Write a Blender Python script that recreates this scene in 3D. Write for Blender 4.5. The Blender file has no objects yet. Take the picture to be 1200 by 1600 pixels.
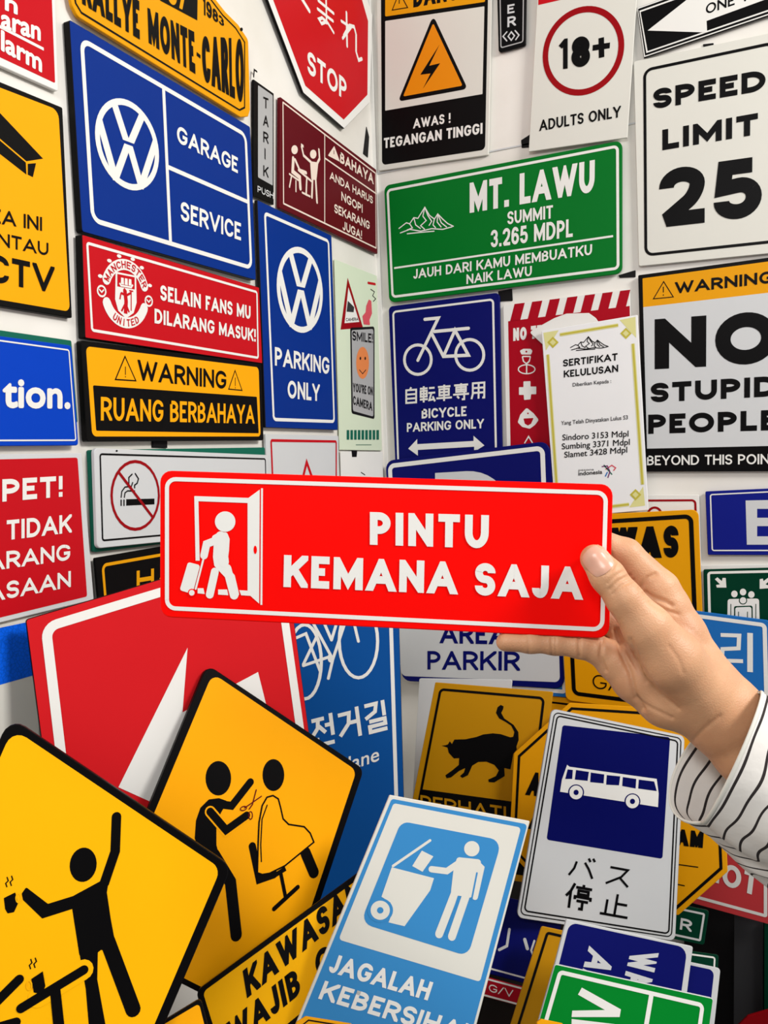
import bpy, math
import numpy as np
from mathutils import Matrix, Vector
from mathutils.geometry import tessellate_polygon

# ------------------------------------------------------------ camera, light, exposure
SC = bpy.context.scene
COL = SC.collection
FPX = 1329.0                                   # focal length in pixels of the 1200x1600 frame


def unit(v):
    v = np.array(v, float)
    return v / np.linalg.norm(v)


_Y = unit((630, 112, -FPX))                    # world axes seen from the camera (vanishing points of the two walls)
_X = unit((2800, 20, FPX))
_X = unit(_X - _Y * _X.dot(_Y))
_Z = np.cross(_X, _Y)
RM = np.array([_X, _Y, _Z])                    # camera -> world


def ray(px, py):
    return RM @ np.array([px - 600.0, 800.0 - py, -FPX]) / FPX


CAM = -1.5 * ray(590, 400)
CAM[2] = 1.45
cam = bpy.data.cameras.new('camera')
cam.sensor_fit = 'VERTICAL'
cam.sensor_height = 24.0
cam.lens = 24.0 * FPX / 1600.0
cam.clip_start = 0.01
cam_o = bpy.data.objects.new('camera', cam)
COL.objects.link(cam_o)
_m = Matrix.Identity(4)
for _i in range(3):
    for _j in range(3):
        _m[_i][_j] = RM[_i][_j]
    _m[_i][3] = CAM[_i]
cam_o.matrix_world = _m
SC.camera = cam_o

world = bpy.data.worlds.new('room_light')
SC.world = world
world.use_nodes = True
world.node_tree.nodes['Background'].inputs[0].default_value = (0.97, 0.98, 1.0, 1)
world.node_tree.nodes['Background'].inputs[1].default_value = 0.34


def area(name, loc, target, size, power, color=(1, 0.97, 0.93)):
    l = bpy.data.lights.new(name, 'AREA')
    l.shape = 'RECTANGLE'
    l.size, l.size_y = size
    l.energy = power
    l.color = color
    o = bpy.data.objects.new(name, l)
    COL.objects.link(o)
    o.location = loc
    o.rotation_euler = (Vector(target) - Vector(loc)).to_track_quat('-Z', 'Y').to_euler()
    return o


area('key_fill_light', (2.0, -0.80, 2.5), (0.2, -0.45, 1.3), (0.6, 0.4), 35)
area('key_fill_light', (0.75, -2.1, 2.3), (0.3, -0.6, 1.3), (0.6, 0.4), 12, (1, .98, .96))  # unseen frontal fill, added to brighten the held sign and the heap

SC.view_settings.view_transform = 'Standard'
SC.view_settings.look = 'None'
SC.view_settings.gamma = 1.0
SC.view_settings.use_curve_mapping = False
SC.view_settings.exposure = 0.0

# ------------------------------------------------------------ materials
MATS = {}


def lin(c):
    return tuple(((x / 255) / 12.92 if x / 255 <= 0.04045 else ((x / 255 + 0.055) / 1.055) ** 2.4) for x in c)


PAL = dict(
    white=(232, 231, 226), offwhite=(218, 217, 208), paper=(238, 238, 238), black=(10, 9, 9), ink=(8, 7, 8),
    grey=(150, 150, 150), lightgrey=(205, 207, 208), darkgrey=(52, 52, 54), charcoal=(24, 23, 24),
    red=(192, 16, 28), herored=(250, 6, 2), maroon=(92, 10, 22), darkred=(150, 8, 18), crimson=(168, 8, 30), bigred=(205, 28, 34),
    faded=(196, 60, 64), blue=(4, 46, 132), brightblue=(0, 62, 186), navy=(10, 16, 98), deepnavy=(3, 8, 88), royal=(18, 28, 128),
    skyblue=(58, 136, 196), kblue=(14, 78, 150), lightblue=(34, 108, 184), yellow=(255, 184, 8), amber=(248, 168, 10), gold=(228, 156, 10),
    olive=(190, 134, 12), orange=(230, 140, 16), green=(0, 112, 36), pinegreen=(0, 54, 36), teal=(20, 100, 80), brightgreen=(0, 128, 40),
    palegreen=(214, 226, 200), cream=(232, 214, 200), goldleaf=(196, 184, 70), palegold=(222, 218, 150), pink=(214, 84, 96),
    face=(226, 134, 76), plum=(120, 60, 110), hexblue=(10, 96, 232), silver=(172, 172, 172))


def mat(name):
    if name in MATS:
        return MATS[name]
    m = bpy.data.materials.new(name + '_vinyl')
    m.use_nodes = True
    nt = m.node_tree
    b = nt.nodes['Principled BSDF']
    c = lin(PAL[name])
    n = nt.nodes.new('ShaderNodeTexNoise')
    n.inputs['Scale'].default_value = 9.0
    n.inputs['Detail'].default_value = 5.0
    geo = nt.nodes.new('ShaderNodeTexCoord')
    nt.links.new(geo.outputs['Object'], n.inputs['Vector'])
    mx = nt.nodes.new('ShaderNodeMix')
    mx.data_type = 'RGBA'
    mx.inputs[6].default_value = (*[x * 0.955 for x in c], 1)
    mx.inputs[7].default_value = (*[min(1, x * 1.03) for x in c], 1)
    nt.links.new(n.outputs['Fac'], mx.inputs[0])
    nt.links.new(mx.outputs[2], b.inputs['Base Color'])
    mr = nt.nodes.new('ShaderNodeMapRange')
    mr.inputs[3].default_value = 0.32
    mr.inputs[4].default_value = 0.48
    nt.links.new(n.outputs['Fac'], mr.inputs[0])
    nt.links.new(mr.outputs[0], b.inputs['Roughness'])
    b.inputs['Specular IOR Level'].default_value = 0.07
    if name == 'hexblue':                       # retro-reflective sheeting: fine cells
        v = nt.nodes.new('ShaderNodeTexVoronoi')
        v.feature = 'DISTANCE_TO_EDGE'
        v.inputs['Scale'].default_value = 260.0
        nt.links.new(geo.outputs['Object'], v.inputs['Vector'])
        r = nt.nodes.new('ShaderNodeValToRGB')
        r.color_ramp.elements[0].color = (*[x * 0.7 for x in c], 1)
        r.color_ramp.elements[1].color = (*c, 1)
        r.color_ramp.elements[1].position = 0.12
        nt.links.new(v.outputs['Distance'], r.inputs[0])
        nt.links.new(r.outputs[0], b.inputs['Base Color'])
    MATS[name] = m
    return m


# ------------------------------------------------------------ stroke lettering
# glyph: (width, strokes).  stroke = [points], point = (x, y[, rin[, rout]]) in the unit box; 'c' first = closed
GL = {
    'A': (.95, [[(0, 0), (.5, 1), (1, 0)], ['h', (.2, .3), (.8, .3)]]),
    'B': (.72, [[(0, 1), (.92, 1, .6, .5), (.92, .53, .5, .6), (0, .53)], [(0, .53), (1, .53, .6, .5), (1, 0, .5, .6), (0, 0)], [(0, 0), (0, 1)]]),
    'C': (.82, [[(1, .73), (1, 1, .95, .5), (0, 1, .5, .5), (0, 0, .5, .5), (1, 0, .5, .95), (1, .27)]]),
    'D': (.82, [['c', (0, 0), (0, 1), (1, 1, .65, .5), (1, 0, .5, .65)]]),
    'E': (.62, [[(1, 1), (0, 1), (0, 0), (1, 0)], [(0, .52), (.94, .52)]]),
    'F': (.6, [[(1, 1), (0, 1), (0, 0)], [(0, .5), (.9, .5)]]),
    'G': (.88, [[(1, .74), (1, 1, .95, .5), (0, 1, .5, .5), (0, 0, .5, .5), (1, 0, .5, .8), (1, .45), (.55, .45)]]),
    'H': (.8, [[(0, 0), (0, 1)], [(1, 0), (1, 1)], [(0, .52), (1, .52)]]),
    'I': (0, [[(.5, 0), (.5, 1)]]),
    'J': (.55, [[(1, 1), (1, 0, .38, .5), (0, 0, .5, .9), (0, .24)]]),
    'K': (.8, [[(0, 0), (0, 1)], ['x', (0, .34), (1, 1)], ['x', (.38, .62), (1, 0)]]),
    'L': (.6, [[(0, 1), (0, 0), (1, 0)]]),
    'M': (1.0, [[(0, 0), (0, 1), (.5, .16), (1, 1), (1, 0)]]),
    'N': (.84, [[(0, 0), (0, 1), (1, 0), (1, 1)]]),
    'O': (.95, [['c', (0, 0, .5, .5), (0, 1, .5, .5), (1, 1, .5, .5), (1, 0, .5, .5)]]),
    'P': (.7, [[(0, 1), (1, 1, .6, .5), (1, .44, .5, .6), (0, .44)], [(0, 0), (0, 1)]]),
    'R': (.76, [[(0, 1), (1, 1, .6, .5), (1, .46, .5, .6), (0, .46)], [(0, 0), (0, 1)], ['x', (.5, .46), (1, 0)]]),
    'S': (.68, [[(1, .76), (1, 1, .95, .5), (0, 1, .5, .5), (0, .53, .5, .4), (1, .48, .4, .5), (1, 0, .5, .5), (0, 0, .5, .95), (0, .24)]]),
    'T': (.72, [[(0, 1), (1, 1)], [(.5, 0), (.5, 1)]]),
    'U': (.8, [[(0, 1), (0, 0, .45, .5), (1, 0, .5, .45), (1, 1)]]),
    'V': (.9, [[(0, 1), (.5, 0), (1, 1)]]),
    'W': (1.25, [[(0, 1), (.26, 0), (.5, .85), (.74, 0), (1, 1)]]),
    'X': (.85, [[(0, 0), (1, 1)], [(0, 1), (1, 0)]]),
    'Y': (.85, [[(0, 1), (.5, .42), (1, 1)], [(.5, 0), (.5, .45)]]),
    'Z': (.7, [[(0, 1), (1, 1), (0, 0), (1, 0)]]),
    '0': (.7, [['c', (0, 0, .5, .5), (0, 1, .5, .5), (1, 1, .5, .5), (1, 0, .5, .5)]]),
    '1': (.38, [[(0, .78), (1, 1), (1, 0)]]),
    '2': (.7, [[(0, .72), (0, 1, .95, .5), (1, 1, .5, .5), (1, .52, .5, .3), (0, 0), (1, 0)]]),
    '3': (.68, [[(0, .76), (0, 1, .95, .5), (.95, 1, .5, .5), (.95, .53, .5, .6), (.4, .53)], [(.4, .53), (1, .53, .6, .5), (1, 0, .5, .5), (0, 0, .5, .95), (0, .24)]]),
    '4': (.75, [[(.75, 0), (.75, 1), (0, .25), (1, .25)]]),
    '5': (.7, [[(.95, 1), (.12, 1), (.05, .55), (1, .62, .5, .5), (1, 0, .5, .5), (0, 0, .5, .95), (0, .26)]]),
    '6': (.7, [['c', (0, .58, .5, .5), (1, .58, .5, .5), (1, 0, .5, .5), (0, 0, .5, .5)], [(0, .3), (0, 1, .6, .5), (.92, 1, .5, .95), (.92, .78)]]),
    '8': (.72, [['c', (.05, 1, .5, .5), (.95, 1, .5, .5), (.95, .53, .5, .5), (.05, .53, .5, .5)], ['c', (0, .53, .5, .5), (1, .53, .5, .5), (1, 0, .5, .5), (0, 0, .5, .5)]]),
    '9': (.7, [['c', (0, 1, .5, .5), (1, 1, .5, .5), (1, .42, .5, .5), (0, .42, .5, .5)], [(1, .7), (1, 0, .6, .5), (.08, 0, .5, .95), (.08, .22)]]),
    '7': (.62, [[(0, 1), (1, 1), (.3, 0)]]),
    '.': (0, [['b', (.5, 0), (.5, .0)]]),
    '!': (0, [['b', (.5, 0), (.5, .0)], [(.5, .32), (.5, 1)]]),
    '-': (.35, [[(0, .42), (1, .42)]]),
    '+': (.6, [[(.5, .1), (.5, .8)], [(0, .45), (1, .45)]]),
    "'": (0, [[(.5, .72), (.5, 1)]]),
    '/': (.6, [[(0, 0), (1, 1)]]),
}
CJK = {
    'バ': [[(.26, .78), (.2, .45), (.03, .1)], [(.58, .78), (.76, .5), (.95, .08)], [(.7, 1), (.79, .84)], [(.87, 1.02), (.96, .87)]],
    'ス': [[(.12, .88), (.84, .88), (.62, .5), (.05, .08)], [(.56, .46), (.96, .08)]],
    '停': [[(.3, 1), (.17, .68), (0, .46)], [(.17, .68), (.17, 0)], [(.66, 1), (.66, .87)], [(.36, .86), (1, .86)],
          ['c', (.48, .74), (.87, .74), (.87, .6), (.48, .6)], [(.36, .38), (.36, .49), (.98, .49), (.98, .38)], [(.44, .33), (.9, .33)], [(.68, .33), (.68, .03), (.54, .03)]],
    '止': [[(.52, 1), (.52, .05)], [(.52, .58), (.9, .58)], [(.2, .7), (.2, .05)], [(.02, .05), (.98, .05)]],
    '自': [[(.5, 1), (.42, .86)], ['c', (.17, .83), (.83, .83), (.83, .04), (.17, .04)], [(.17, .56), (.83, .56)], [(.17, .3), (.83, .3)]],
    '転': [[(0, .86), (.5, .86)], ['c', (.05, .71), (.45, .71), (.45, .36), (.05, .36)], [(.05, .53), (.45, .53)], [(0, .19), (.52, .19)], [(.25, 1), (.25, 0)],
          [(.6, .86), (.96, .86)], [(.56, .56), (1, .56)], [(.76, .56), (.62, .12), (.93, .16)], [(.84, .34), (.99, .02)]],
    '車': [[(.1, .88), (.9, .88)], ['c', (.2, .73), (.8, .73), (.8, .36), (.2, .36)], [(.2, .55), (.8, .55)], [(0, .19), (1, .19)], [(.5, 1), (.5, 0)]],
    '専': [[(.06, .9), (.94, .9)], ['c', (.2, .77), (.8, .77), (.8, .5), (.2, .5)], [(.2, .63), (.8, .63)], [(.5, 1), (.5, .45)], [(0, .34), (1, .34)], [(.7, .45), (.7, .03), (.55, .03)], [(.25, .24), (.38, .1)]],
    '用': [[(.08, 0), (.16, .3), (.16, .94), (.87, .94), (.87, .05), (.75, .05)], [(.16, .65), (.87, .65)], [(.16, .36), (.87, .36)], [(.52, .94), (.52, 0)]],
    '전': [[(.05, .88), (.58, .88)], [(.32, .88), (.27, .6), (.03, .38)], [(.32, .66), (.58, .4)], [(.58, .64), (.87, .64)], [(.87, 1), (.87, .26)], [(.2, .28), (.2, .03), (.9, .03)]],
    '저': [[(.05, .85), (.58, .85)], [(.32, .85), (.27, .5), (.02, .18)], [(.32, .58), (.6, .2)], [(.58, .56), (.87, .56)], [(.87, 1), (.87, 0)]],
    '거': [[(.05, .85), (.52, .85), (.45, .5), (.04, .14)], [(.52, .52), (.87, .52)], [(.87, 1), (.87, 0)]],
    '길': [[(.08, .94), (.58, .94), (.5, .68), (.06, .5)], [(.87, 1), (.87, .48)], [(.2, .38), (.87, .38), (.87, .21), (.2, .21), (.2, .03), (.93, .03)]],
    'い': [[(.12, .85), (.15, .4), (.3, .15), (.42, .35)], [(.7, .8), (.9, .35)]],
    'る': [[(.2, .92), (.75, .92), (.15, .42), (.5, .55), (.85, .4), (.8, .12), (.5, .03), (.35, .15), (.5, .25)]],
}


def expand(pts):
    """fillet the corners of a skeleton polyline"""
    closed = False
    if isinstance(pts[0], str):
        closed = 'c' in pts[0]
        pts = pts[1:]
    n = len(pts)
    out = []
    for i, p in enumerate(pts):
        if len(p) == 2 or (not closed and i in (0, n - 1)):
            out.append((p[0], p[1]))
            continue
        a = np.array(pts[i - 1][:2], float)
        c = np.array(pts[(i + 1) % n][:2], float)
        b = np.array(p[:2], float)
        rin, rout = p[2], p[-1]
        s = b + (a - b) * rin
        e = b + (c - b) * rout
        k = .5523
        c1 = s + (b - s) * k
        c2 = e + (b - e) * k
        for t in np.linspace(0, 1, 9):
            q = (1 - t) ** 3 * s + 3 * (1 - t) ** 2 * t * c1 + 3 * (1 - t) * t * t * c2 + t ** 3 * e
            if not out or abs(q - np.array(out[-1])).max() > 1e-6:
                out.append(tuple(q))
    if closed and abs(np.array(out[0]) - np.array(out[-1])).max() < 1e-6:
        out.pop()
    return out, closed


def ribbon(P, w, closed=False, limit=2.2, smooth=False):
    """mitred quads along a polyline; returns list of convex polygons"""
    P = [np.array(p, float) for p in P]
    n = len(P)
    nx = n if closed else n - 1
    D = [unit(P[(i + 1) % n] - P[i]) for i in range(nx)]
    N = [np.array((-d[1], d[0])) for d in D]
    L, R, extra = [], [], []
    h = w / 2
    for i in range(n):
        if closed or 0 < i < n - 1:
            a, b = N[(i - 1) % nx], N[i % nx]
            m = a + b
            q = 1 + a.dot(b)
            if q < 2 / (limit * limit):        # too sharp: let the pieces overlap, with a bevel
                L.append((P[i] + a * h, P[i] + b * h))
                R.append((P[i] - a * h, P[i] - b * h))
                if a[0] * b[1] - a[1] * b[0] > 0:
                    extra.append([P[i], P[i] - a * h, P[i] - b * h])
                else:
                    extra.append([P[i], P[i] + b * h, P[i] + a * h])
                continue
            v = m / q * h
            L.append((P[i] + v, P[i] + v))
            R.append((P[i] - v, P[i] - v))
        else:
            a = N[0] if i == 0 else N[-1]
            L.append((P[i] + a * h,) * 2)
            R.append((P[i] - a * h,) * 2)
    out = []
    for i in range(nx):
        j = (i + 1) % n
        out.append([R[i][1], R[j][0], L[j][0], L[i][1]])
    return out + extra


def clip_band(poly, lo, hi, ax=1):
    for s, lim in ((1, lo), (-1, -hi)):
        out = []
        for i in range(len(poly)):
            a, b = poly[i], poly[(i + 1) % len(poly)]
            fa, fb = s * a[ax] - lim, s * b[ax] - lim
            if fa >= 0:
                out.append(a)
            if fa * fb < 0:
                out.append(a + (b - a) * (fa / (fa - fb)))
        poly = out
        if len(poly) < 3:
            return None
    return poly


def glyph(ch, w, t):
    """polygons of a capital in the box [0,w] x [0,1] with stroke t"""
    polys = []
    for st in GL[ch][1]:
        flag = st[0] if isinstance(st[0], str) else ''
        pts, closed = expand(st)
        P = [np.array((t / 2 + x * (w - t), t / 2 + y * (1 - t))) for x, y in pts]
        if not closed:
            for e, f in ((0, 1), (-1, -2)):
                d = unit(P[e] - P[f]) if abs(P[e] - P[f]).max() > 1e-6 else np.array((0, -1. if e == 0 else 1.))
                x, y = pts[e]
                if 'b' in flag:
                    P[e] = P[e] + np.array((0, -t / 2 if e == 0 else t / 2))
                elif abs(d[0]) > abs(d[1]) * 1.6:
                    if abs(d[1]) < 1e-3 and 'h' not in flag and x in (0, 1):
                        P[e] = P[e] + d * (t / 2)
                    elif 'x' in flag and y in (0, 1):
                        P[e] = P[e] + d * t * 1.5
                elif y in (0, 1):
                    P[e] = P[e] + d * t * 1.6
        for q in ribbon(P, t, closed, limit=6 if ch in 'AMNVWZ147' else 2.2):
            q = clip_band(q, 0, 1)
            if q is not None and ch in 'KRMNVWXYZ':
                q = clip_band(q, -.12 * t if ch in 'KVWXY' else 0, w + (.12 * t if ch in 'KRVWXY' else 0), 0)
            if q is not None:
                polys.append(q)
    return polys


def text_polys(s, aspect, t, gap=None, squeeze=1.0):
    """s set into a box 1 high and `aspect` wide -> polygons"""
    gap = gap if gap is not None else .22 * t + .08
    ws, tot = [], 0
    for ch in s:
        if ch == ' ':
            ws.append(.34)
        elif ch in CJK:
            ws.append(1.0)
        else:
            ws.append(GL[ch][0])
    fixed = sum(t for ch, w in zip(s, ws) if w == 0)
    flex = sum(w for w in ws) + gap * (len(s) - 1)
    k = (aspect - fixed) / max(flex, 1e-6)
    if squeeze == 1.0 and flex > 0 and not any(c in CJK for c in s) and k < .8:
        q = min(1.9, .84 / max(k, .3))
        return [[np.array((p[0] / q, p[1])) for p in g] for g in text_polys(s, aspect * q, t * q ** .35, gap, 2.0)]
    out, x = [], 0.0
    for ch, w in zip(s, ws):
        ww = w * k if w else t
        if ch == ' ':
            pass
        elif ch in CJK:
            for st in CJK[ch]:
                pts, closed = expand(st)
                out += ribbon([(x + p[0] * ww, p[1]) for p in pts], t, closed)
        else:
            for q in glyph(ch, ww, min(t, ww / 2.1) if w else t):
                out.append([p + np.array((x, 0)) for p in q])
        x += ww + gap * k
    return out


_font_cache = {}


def font_polys(s):
    """lower-case text set in Blender's built-in face -> (polygons, width, cap height)"""
    if s in _font_cache:
        return _font_cache[s]
    c = bpy.data.curves.new('lettering_source', 'FONT')
    c.body = s
    c.resolution_u = 4
    o = bpy.data.objects.new('lettering_source', c)
    COL.objects.link(o)
    dg = bpy.context.evaluated_depsgraph_get()
    me = bpy.data.meshes.new_from_object(o.evaluated_get(dg))
    V = [np.array((v.co.x, v.co.y)) for v in me.vertices]
    P = [[V[i] for i in p.vertices] for p in me.polygons]
    out = []
    for p in P:
        a = sum(p[i][0] * p[(i + 1) % len(p)][1] - p[(i + 1) % len(p)][0] * p[i][1] for i in range(len(p)))
        out.append(p if a > 0 else p[::-1])
    x0, x1 = min(v[0] for v in V), max(v[0] for v in V)
    out = [[q - np.array((x0, 0)) for q in p] for p in out]
    bpy.data.objects.remove(o)
    bpy.data.curves.remove(c)
    bpy.data.meshes.remove(me)
    _font_cache[s] = (out, x1 - x0, 0.69)
    return _font_cache[s]


# ------------------------------------------------------------ signs
LAYER = 0.00016
STEP = 4e-6
ALL = []


def round_poly(P, r, n=5):
    P = [np.array(p, float) for p in P]
    m = len(P)
    out = []
    for i in range(m):
        a, b, c = P[i - 1], P[i], P[(i + 1) % m]
        rr = r[i] if isinstance(r, (list, tuple)) else r
        if rr <= 0:
            out.append(b)
            continue
        u, v = unit(a - b), unit(c - b)
        ang = math.acos(max(-1, min(1, u.dot(v))))
        d = min(rr / math.tan(ang / 2), np.linalg.norm(a - b) * .48, np.linalg.norm(c - b) * .48)
        s, e = b + u * d, b + v * d
        k = .5523
        for t in np.linspace(0, 1, n + 1):
            out.append((1 - t) ** 3 * s + 3 * (1 - t) ** 2 * t * (s + (b - s) * k) + 3 * (1 - t) * t * t * (e + (b - e) * k) + t ** 3 * e)
    return out


def inset_poly(P, d):
    """offset a counter-clockwise polygon inwards by d"""
    n = len(P)
    out = []
    for i in range(n):
        a, b, c = P[i - 1], P[i], P[(i + 1) % n]
        u, v = b - a, c - b
        if np.linalg.norm(u) < 1e-9 or np.linalg.norm(v) < 1e-9:
            out.append(b)
            continue
        u, v = unit(u), unit(v)
        na, nb = np.array((-u[1], u[0])), np.array((-v[1], v[0]))
        q = 1 + na.dot(nb)
        out.append(b + (na + nb) / max(q, .2) * d)
    return out


class Sign:
    def __init__(s, name, label, outline, plane, color, thick=.004, r=0, side=None, cat='sign', flat_art=True, group=None):
        """outline: photo points of the plate's corners carried onto the plane it hangs or leans in"""
        if plane[0] == 'L':
            n, p0 = np.array((1., 0, 0)), np.array((plane[1], 0, 0))
        elif plane[0] == 'R':
            n, p0 = np.array((0, -1., 0)), np.array((0, -plane[1], 0))
        else:
            n = unit(plane[0])
            p0 = CAM + plane[2] * ray(*plane[1])
        s.n, s.p0 = n, p0
        W = [s.hit(*p) for p in outline]
        up = np.array((0, 0, 1.))
        s.v = unit(up - n * up.dot(n))
        s.u = np.cross(s.v, n)
        s.o = (min(W, key=lambda q: q[2]) + 0)
        s.o = sum(W) / len(W)
        zmin = min((w - s.o).dot(s.v) for w in W)
        s.o = s.o + s.v * zmin
        s.k = np.linalg.norm(s.hit(outline[0][0], outline[0][1]) - CAM) / FPX
        cx = sum(p[0] for p in outline) / len(outline)
        cy = sum(p[1] for p in outline) / len(outline)
        s.k = (s.hit(cx, cy) - CAM).dot(-RM[:, 2]) / FPX
        s.name, s.thick = name, thick
        s.root = bpy.data.objects.new(name, None)
        s.root.empty_display_size = .03
        M = Matrix.Identity(4)
        for i in range(3):
            M[i][0], M[i][1], M[i][2], M[i][3] = s.u[i], -n[i], s.v[i], s.o[i]
        s.root.matrix_world = M
        s.root['label'], s.root['category'] = label, cat
        if group:
            s.root['group'] = group
        COL.objects.link(s.root)
        s.parts = {}
        s.meta = dict(outline=outline, n=n, p0=p0, thick=thick, name=name, label=label)
        ALL.append(s)
        P = [s.loc(*p) for p in outline]
        A = sum(P[i][0] * P[(i + 1) % len(P)][1] - P[(i + 1) % len(P)][0] * P[i][1] for i in range(len(P)))
        if A < 0:
            P = P[::-1]
            if isinstance(r, (list, tuple)):
                r = r[::-1]
        rr = [x * s.k for x in r] if isinstance(r, (list, tuple)) else r * s.k
        s.edge = round_poly(P, rr)
        s.plate(color, side or color)

    def hit(s, px, py):
        d = ray(px, py)
        return CAM + d * ((s.p0 - CAM).dot(s.n) / d.dot(s.n))

    def loc(s, px, py):
        w = s.hit(px, py) - s.o
        return np.array((w.dot(s.u), w.dot(s.v)))

    def plate(s, color, side):
        E = s.edge
        c = min(.0006, s.thick * .3)
        I = inset_poly(E, c)
        n = len(E)
        V = [(p[0], 0.0, p[1]) for p in I] + [(p[0], c, p[1]) for p in E] + [(p[0], s.thick, p[1]) for p in E]
        tri = tessellate_polygon([[Vector((p[0], p[1], 0)) for p in E]])
        F, mi = [], []
        for t in tri:
            a, b, cc = [E[i] for i in t]
            if (b[0] - a[0]) * (cc[1] - a[1]) - (b[1] - a[1]) * (cc[0] - a[0]) < 0:
                t = t[::-1]
            F.append(tuple(t)); mi.append(0)
            F.append(tuple(i + 2 * n for i in t[::-1])); mi.append(1)
        for i in range(n):
            j = (i + 1) % n
            F.append((i, i + n, j + n, j)); mi.append(1 if side != color else 0)
            F.append((i + n, i + 2 * n, j + 2 * n, j + n)); mi.append(1)
        me = bpy.data.meshes.new('plate')
        me.from_pydata(V, [], F)
        me.materials.append(mat(color))
        me.materials.append(mat(side))
        me.polygons.foreach_set('material_index', mi)
        me.update()
        o = bpy.data.objects.new('plate', me)
        COL.objects.link(o)
        o.parent = s.root

    # ---- art
    def add(s, polys, color, layer, part):
        V, F, cnt = s.parts.setdefault((part, color, layer), ([], [], [0]))
        for q in polys:
            if len(q) < 3:
                continue
            y = -(layer * LAYER + (cnt[0] % 36) * STEP)
            cnt[0] += 1
            a = sum(q[i][0] * q[(i + 1) % len(q)][1] - q[(i + 1) % len(q)][0] * q[i][1] for i in range(len(q)))
            if a < 0:
                q = q[::-1]
            b = len(V)
            V.extend((p[0], y, p[1]) for p in q)
            F.append(tuple(range(b, b + len(q))))

    def fill(s, P, color, layer, part):
        tri = tessellate_polygon([[Vector((p[0], p[1], 0)) for p in P]])
        V, F, cnt = s.parts.setdefault((part, color, layer), ([], [], [0]))
        y = -(layer * LAYER + (cnt[0] % 36) * STEP)
        cnt[0] += 1
        b = len(V)
        V.extend((p[0], y, p[1]) for p in P)
        for t in tri:
            A, B, C = [P[i] for i in t]
            if (B[0] - A[0]) * (C[1] - A[1]) - (B[1] - A[1]) * (C[0] - A[0]) < 0:
                t = t[::-1]
            F.append(tuple(i + b for i in t))

    def poly(s, pts, color, layer=2, r=0, part='pictogram', m=None):
        m = m or s.loc
        P = [m(*p) for p in pts]
        A = sum(P[i][0] * P[(i + 1) % len(P)][1] - P[(i + 1) % len(P)][0] * P[i][1] for i in range(len(P)))
        if A < 0:
            P = P[::-1]
            if isinstance(r, (list, tuple)):
                r = list(r)[::-1]
        if r:
            P = round_poly(P, [x * s.k for x in r] if isinstance(r, (list, tuple)) else r * s.k)
        s.fill(P, color, layer, part)

    def panel(s, pts, color, r=0, layer=1):
        s.poly(pts, color, layer, r, 'panel')

    def ring(s, pts, w, color, r=8, layer=2, part='border'):
        P = [s.loc(*p) for p in pts]
        A = sum(P[i][0] * P[(i + 1) % len(P)][1] - P[(i + 1) % len(P)][0] * P[i][1] for i in range(len(P)))
        if A < 0:
            P = P[::-1]
            if isinstance(r, (list, tuple)):
                r = list(r)[::-1]
        rr = [x * s.k for x in r] if isinstance(r, (list, tuple)) else r * s.k
        C = inset_poly(P, w * s.k / 2)
        C = round_poly(C, [max(0, x - w * s.k / 2) for x in rr] if isinstance(rr, list) else max(0, rr - w * s.k / 2), 6)
        s.add(ribbon(C, w * s.k, True), color, layer, part)

    def stroke(s, pts, w, color, layer=2, part='pictogram', closed=False, cap=True, m=None, scale=None):
        m = m or s.loc
        P = [m(*p) for p in pts]
        ww = w * (scale or s.k)
        s.add(ribbon(P, ww, closed), color, layer, part)
        if cap:
            for p in (P if not closed else P):
                s.add([[p + ww / 2 * np.array((math.cos(a), math.sin(a))) for a in np.linspace(0, 2 * math.pi, 15)[:-1]]], color, layer, part)

    def ell(s, cx, cy, rx, ry, color, layer=2, part='pictogram', rot=0, w=None, a0=0, a1=360, m=None, n=28):
        c, sn = math.cos(math.radians(rot)), math.sin(math.radians(rot))
        T = np.radians(np.linspace(a0, a1, n + 1))
        full = a1 - a0 >= 360
        if full:
            T = T[:-1]
        pts = [(cx + rx * math.cos(t) * c + ry * math.sin(t) * sn, cy + rx * math.cos(t) * sn - ry * math.sin(t) * c) for t in T]
        mm = m or s.loc
        P = [mm(*p) for p in pts]
        if w is None:
            s.add([P], color, layer, part)
        else:
            s.add(ribbon(P, w * s.k, full), color, layer, part)

    def frame(s, TL, TR, BL):
        """map (-1..1, y up) onto the parallelogram TL, TR, BL"""
        a, b, c = s.loc(*TL), s.loc(*TR), s.loc(*BL)
        o = (b + c) / 2
        ux, uy = (b - a) / 2, (a - c) / 2
        f = lambda x, y: o + ux * x + uy * y
        f.k = (np.linalg.norm(ux) + np.linalg.norm(uy)) / 2
        return f

    def text(s, t, x0, y0, x1, y1, h, w=.17, color='white', layer=3, tl=None, br=None, tr=None, font=False, bold=0, gap=None, part='lettering'):
        """baseline from (x0,y0) to (x1,y1), capitals h photo pixels high at the left end"""
        s.line = getattr(s, 'line', 0) + 1
        part = (part, s.line)
        a, b = s.loc(x0, y0), s.loc(x1, y1)
        c = s.loc(*tl) if tl else s.loc(x0, y0 - h)
        H = np.linalg.norm(c - a)
        Wd = np.linalg.norm(b - a)
        d = s.loc(*tr) if tr else None
        if font:
            P, fw, cap = font_polys(t)
            sx, sy = 1 / fw, 1 / cap
            Q = [[(p[0] * sx, p[1] * sy) for p in q] for q in P]
            offs = [(0, 0)]
            if bold:
                e = bold / cap
                ex = e * H / Wd
                offs = [(ex * math.cos(i * math.pi / 4), e * math.sin(i * math.pi / 4)) for i in range(8)] + [(0, 0)]
        else:
            P = text_polys(t, Wd / H, w, gap)
            Q = [[(p[0] * H / Wd, p[1]) for p in q] for q in P]
            offs = [(0, 0)]
        out = []
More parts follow.
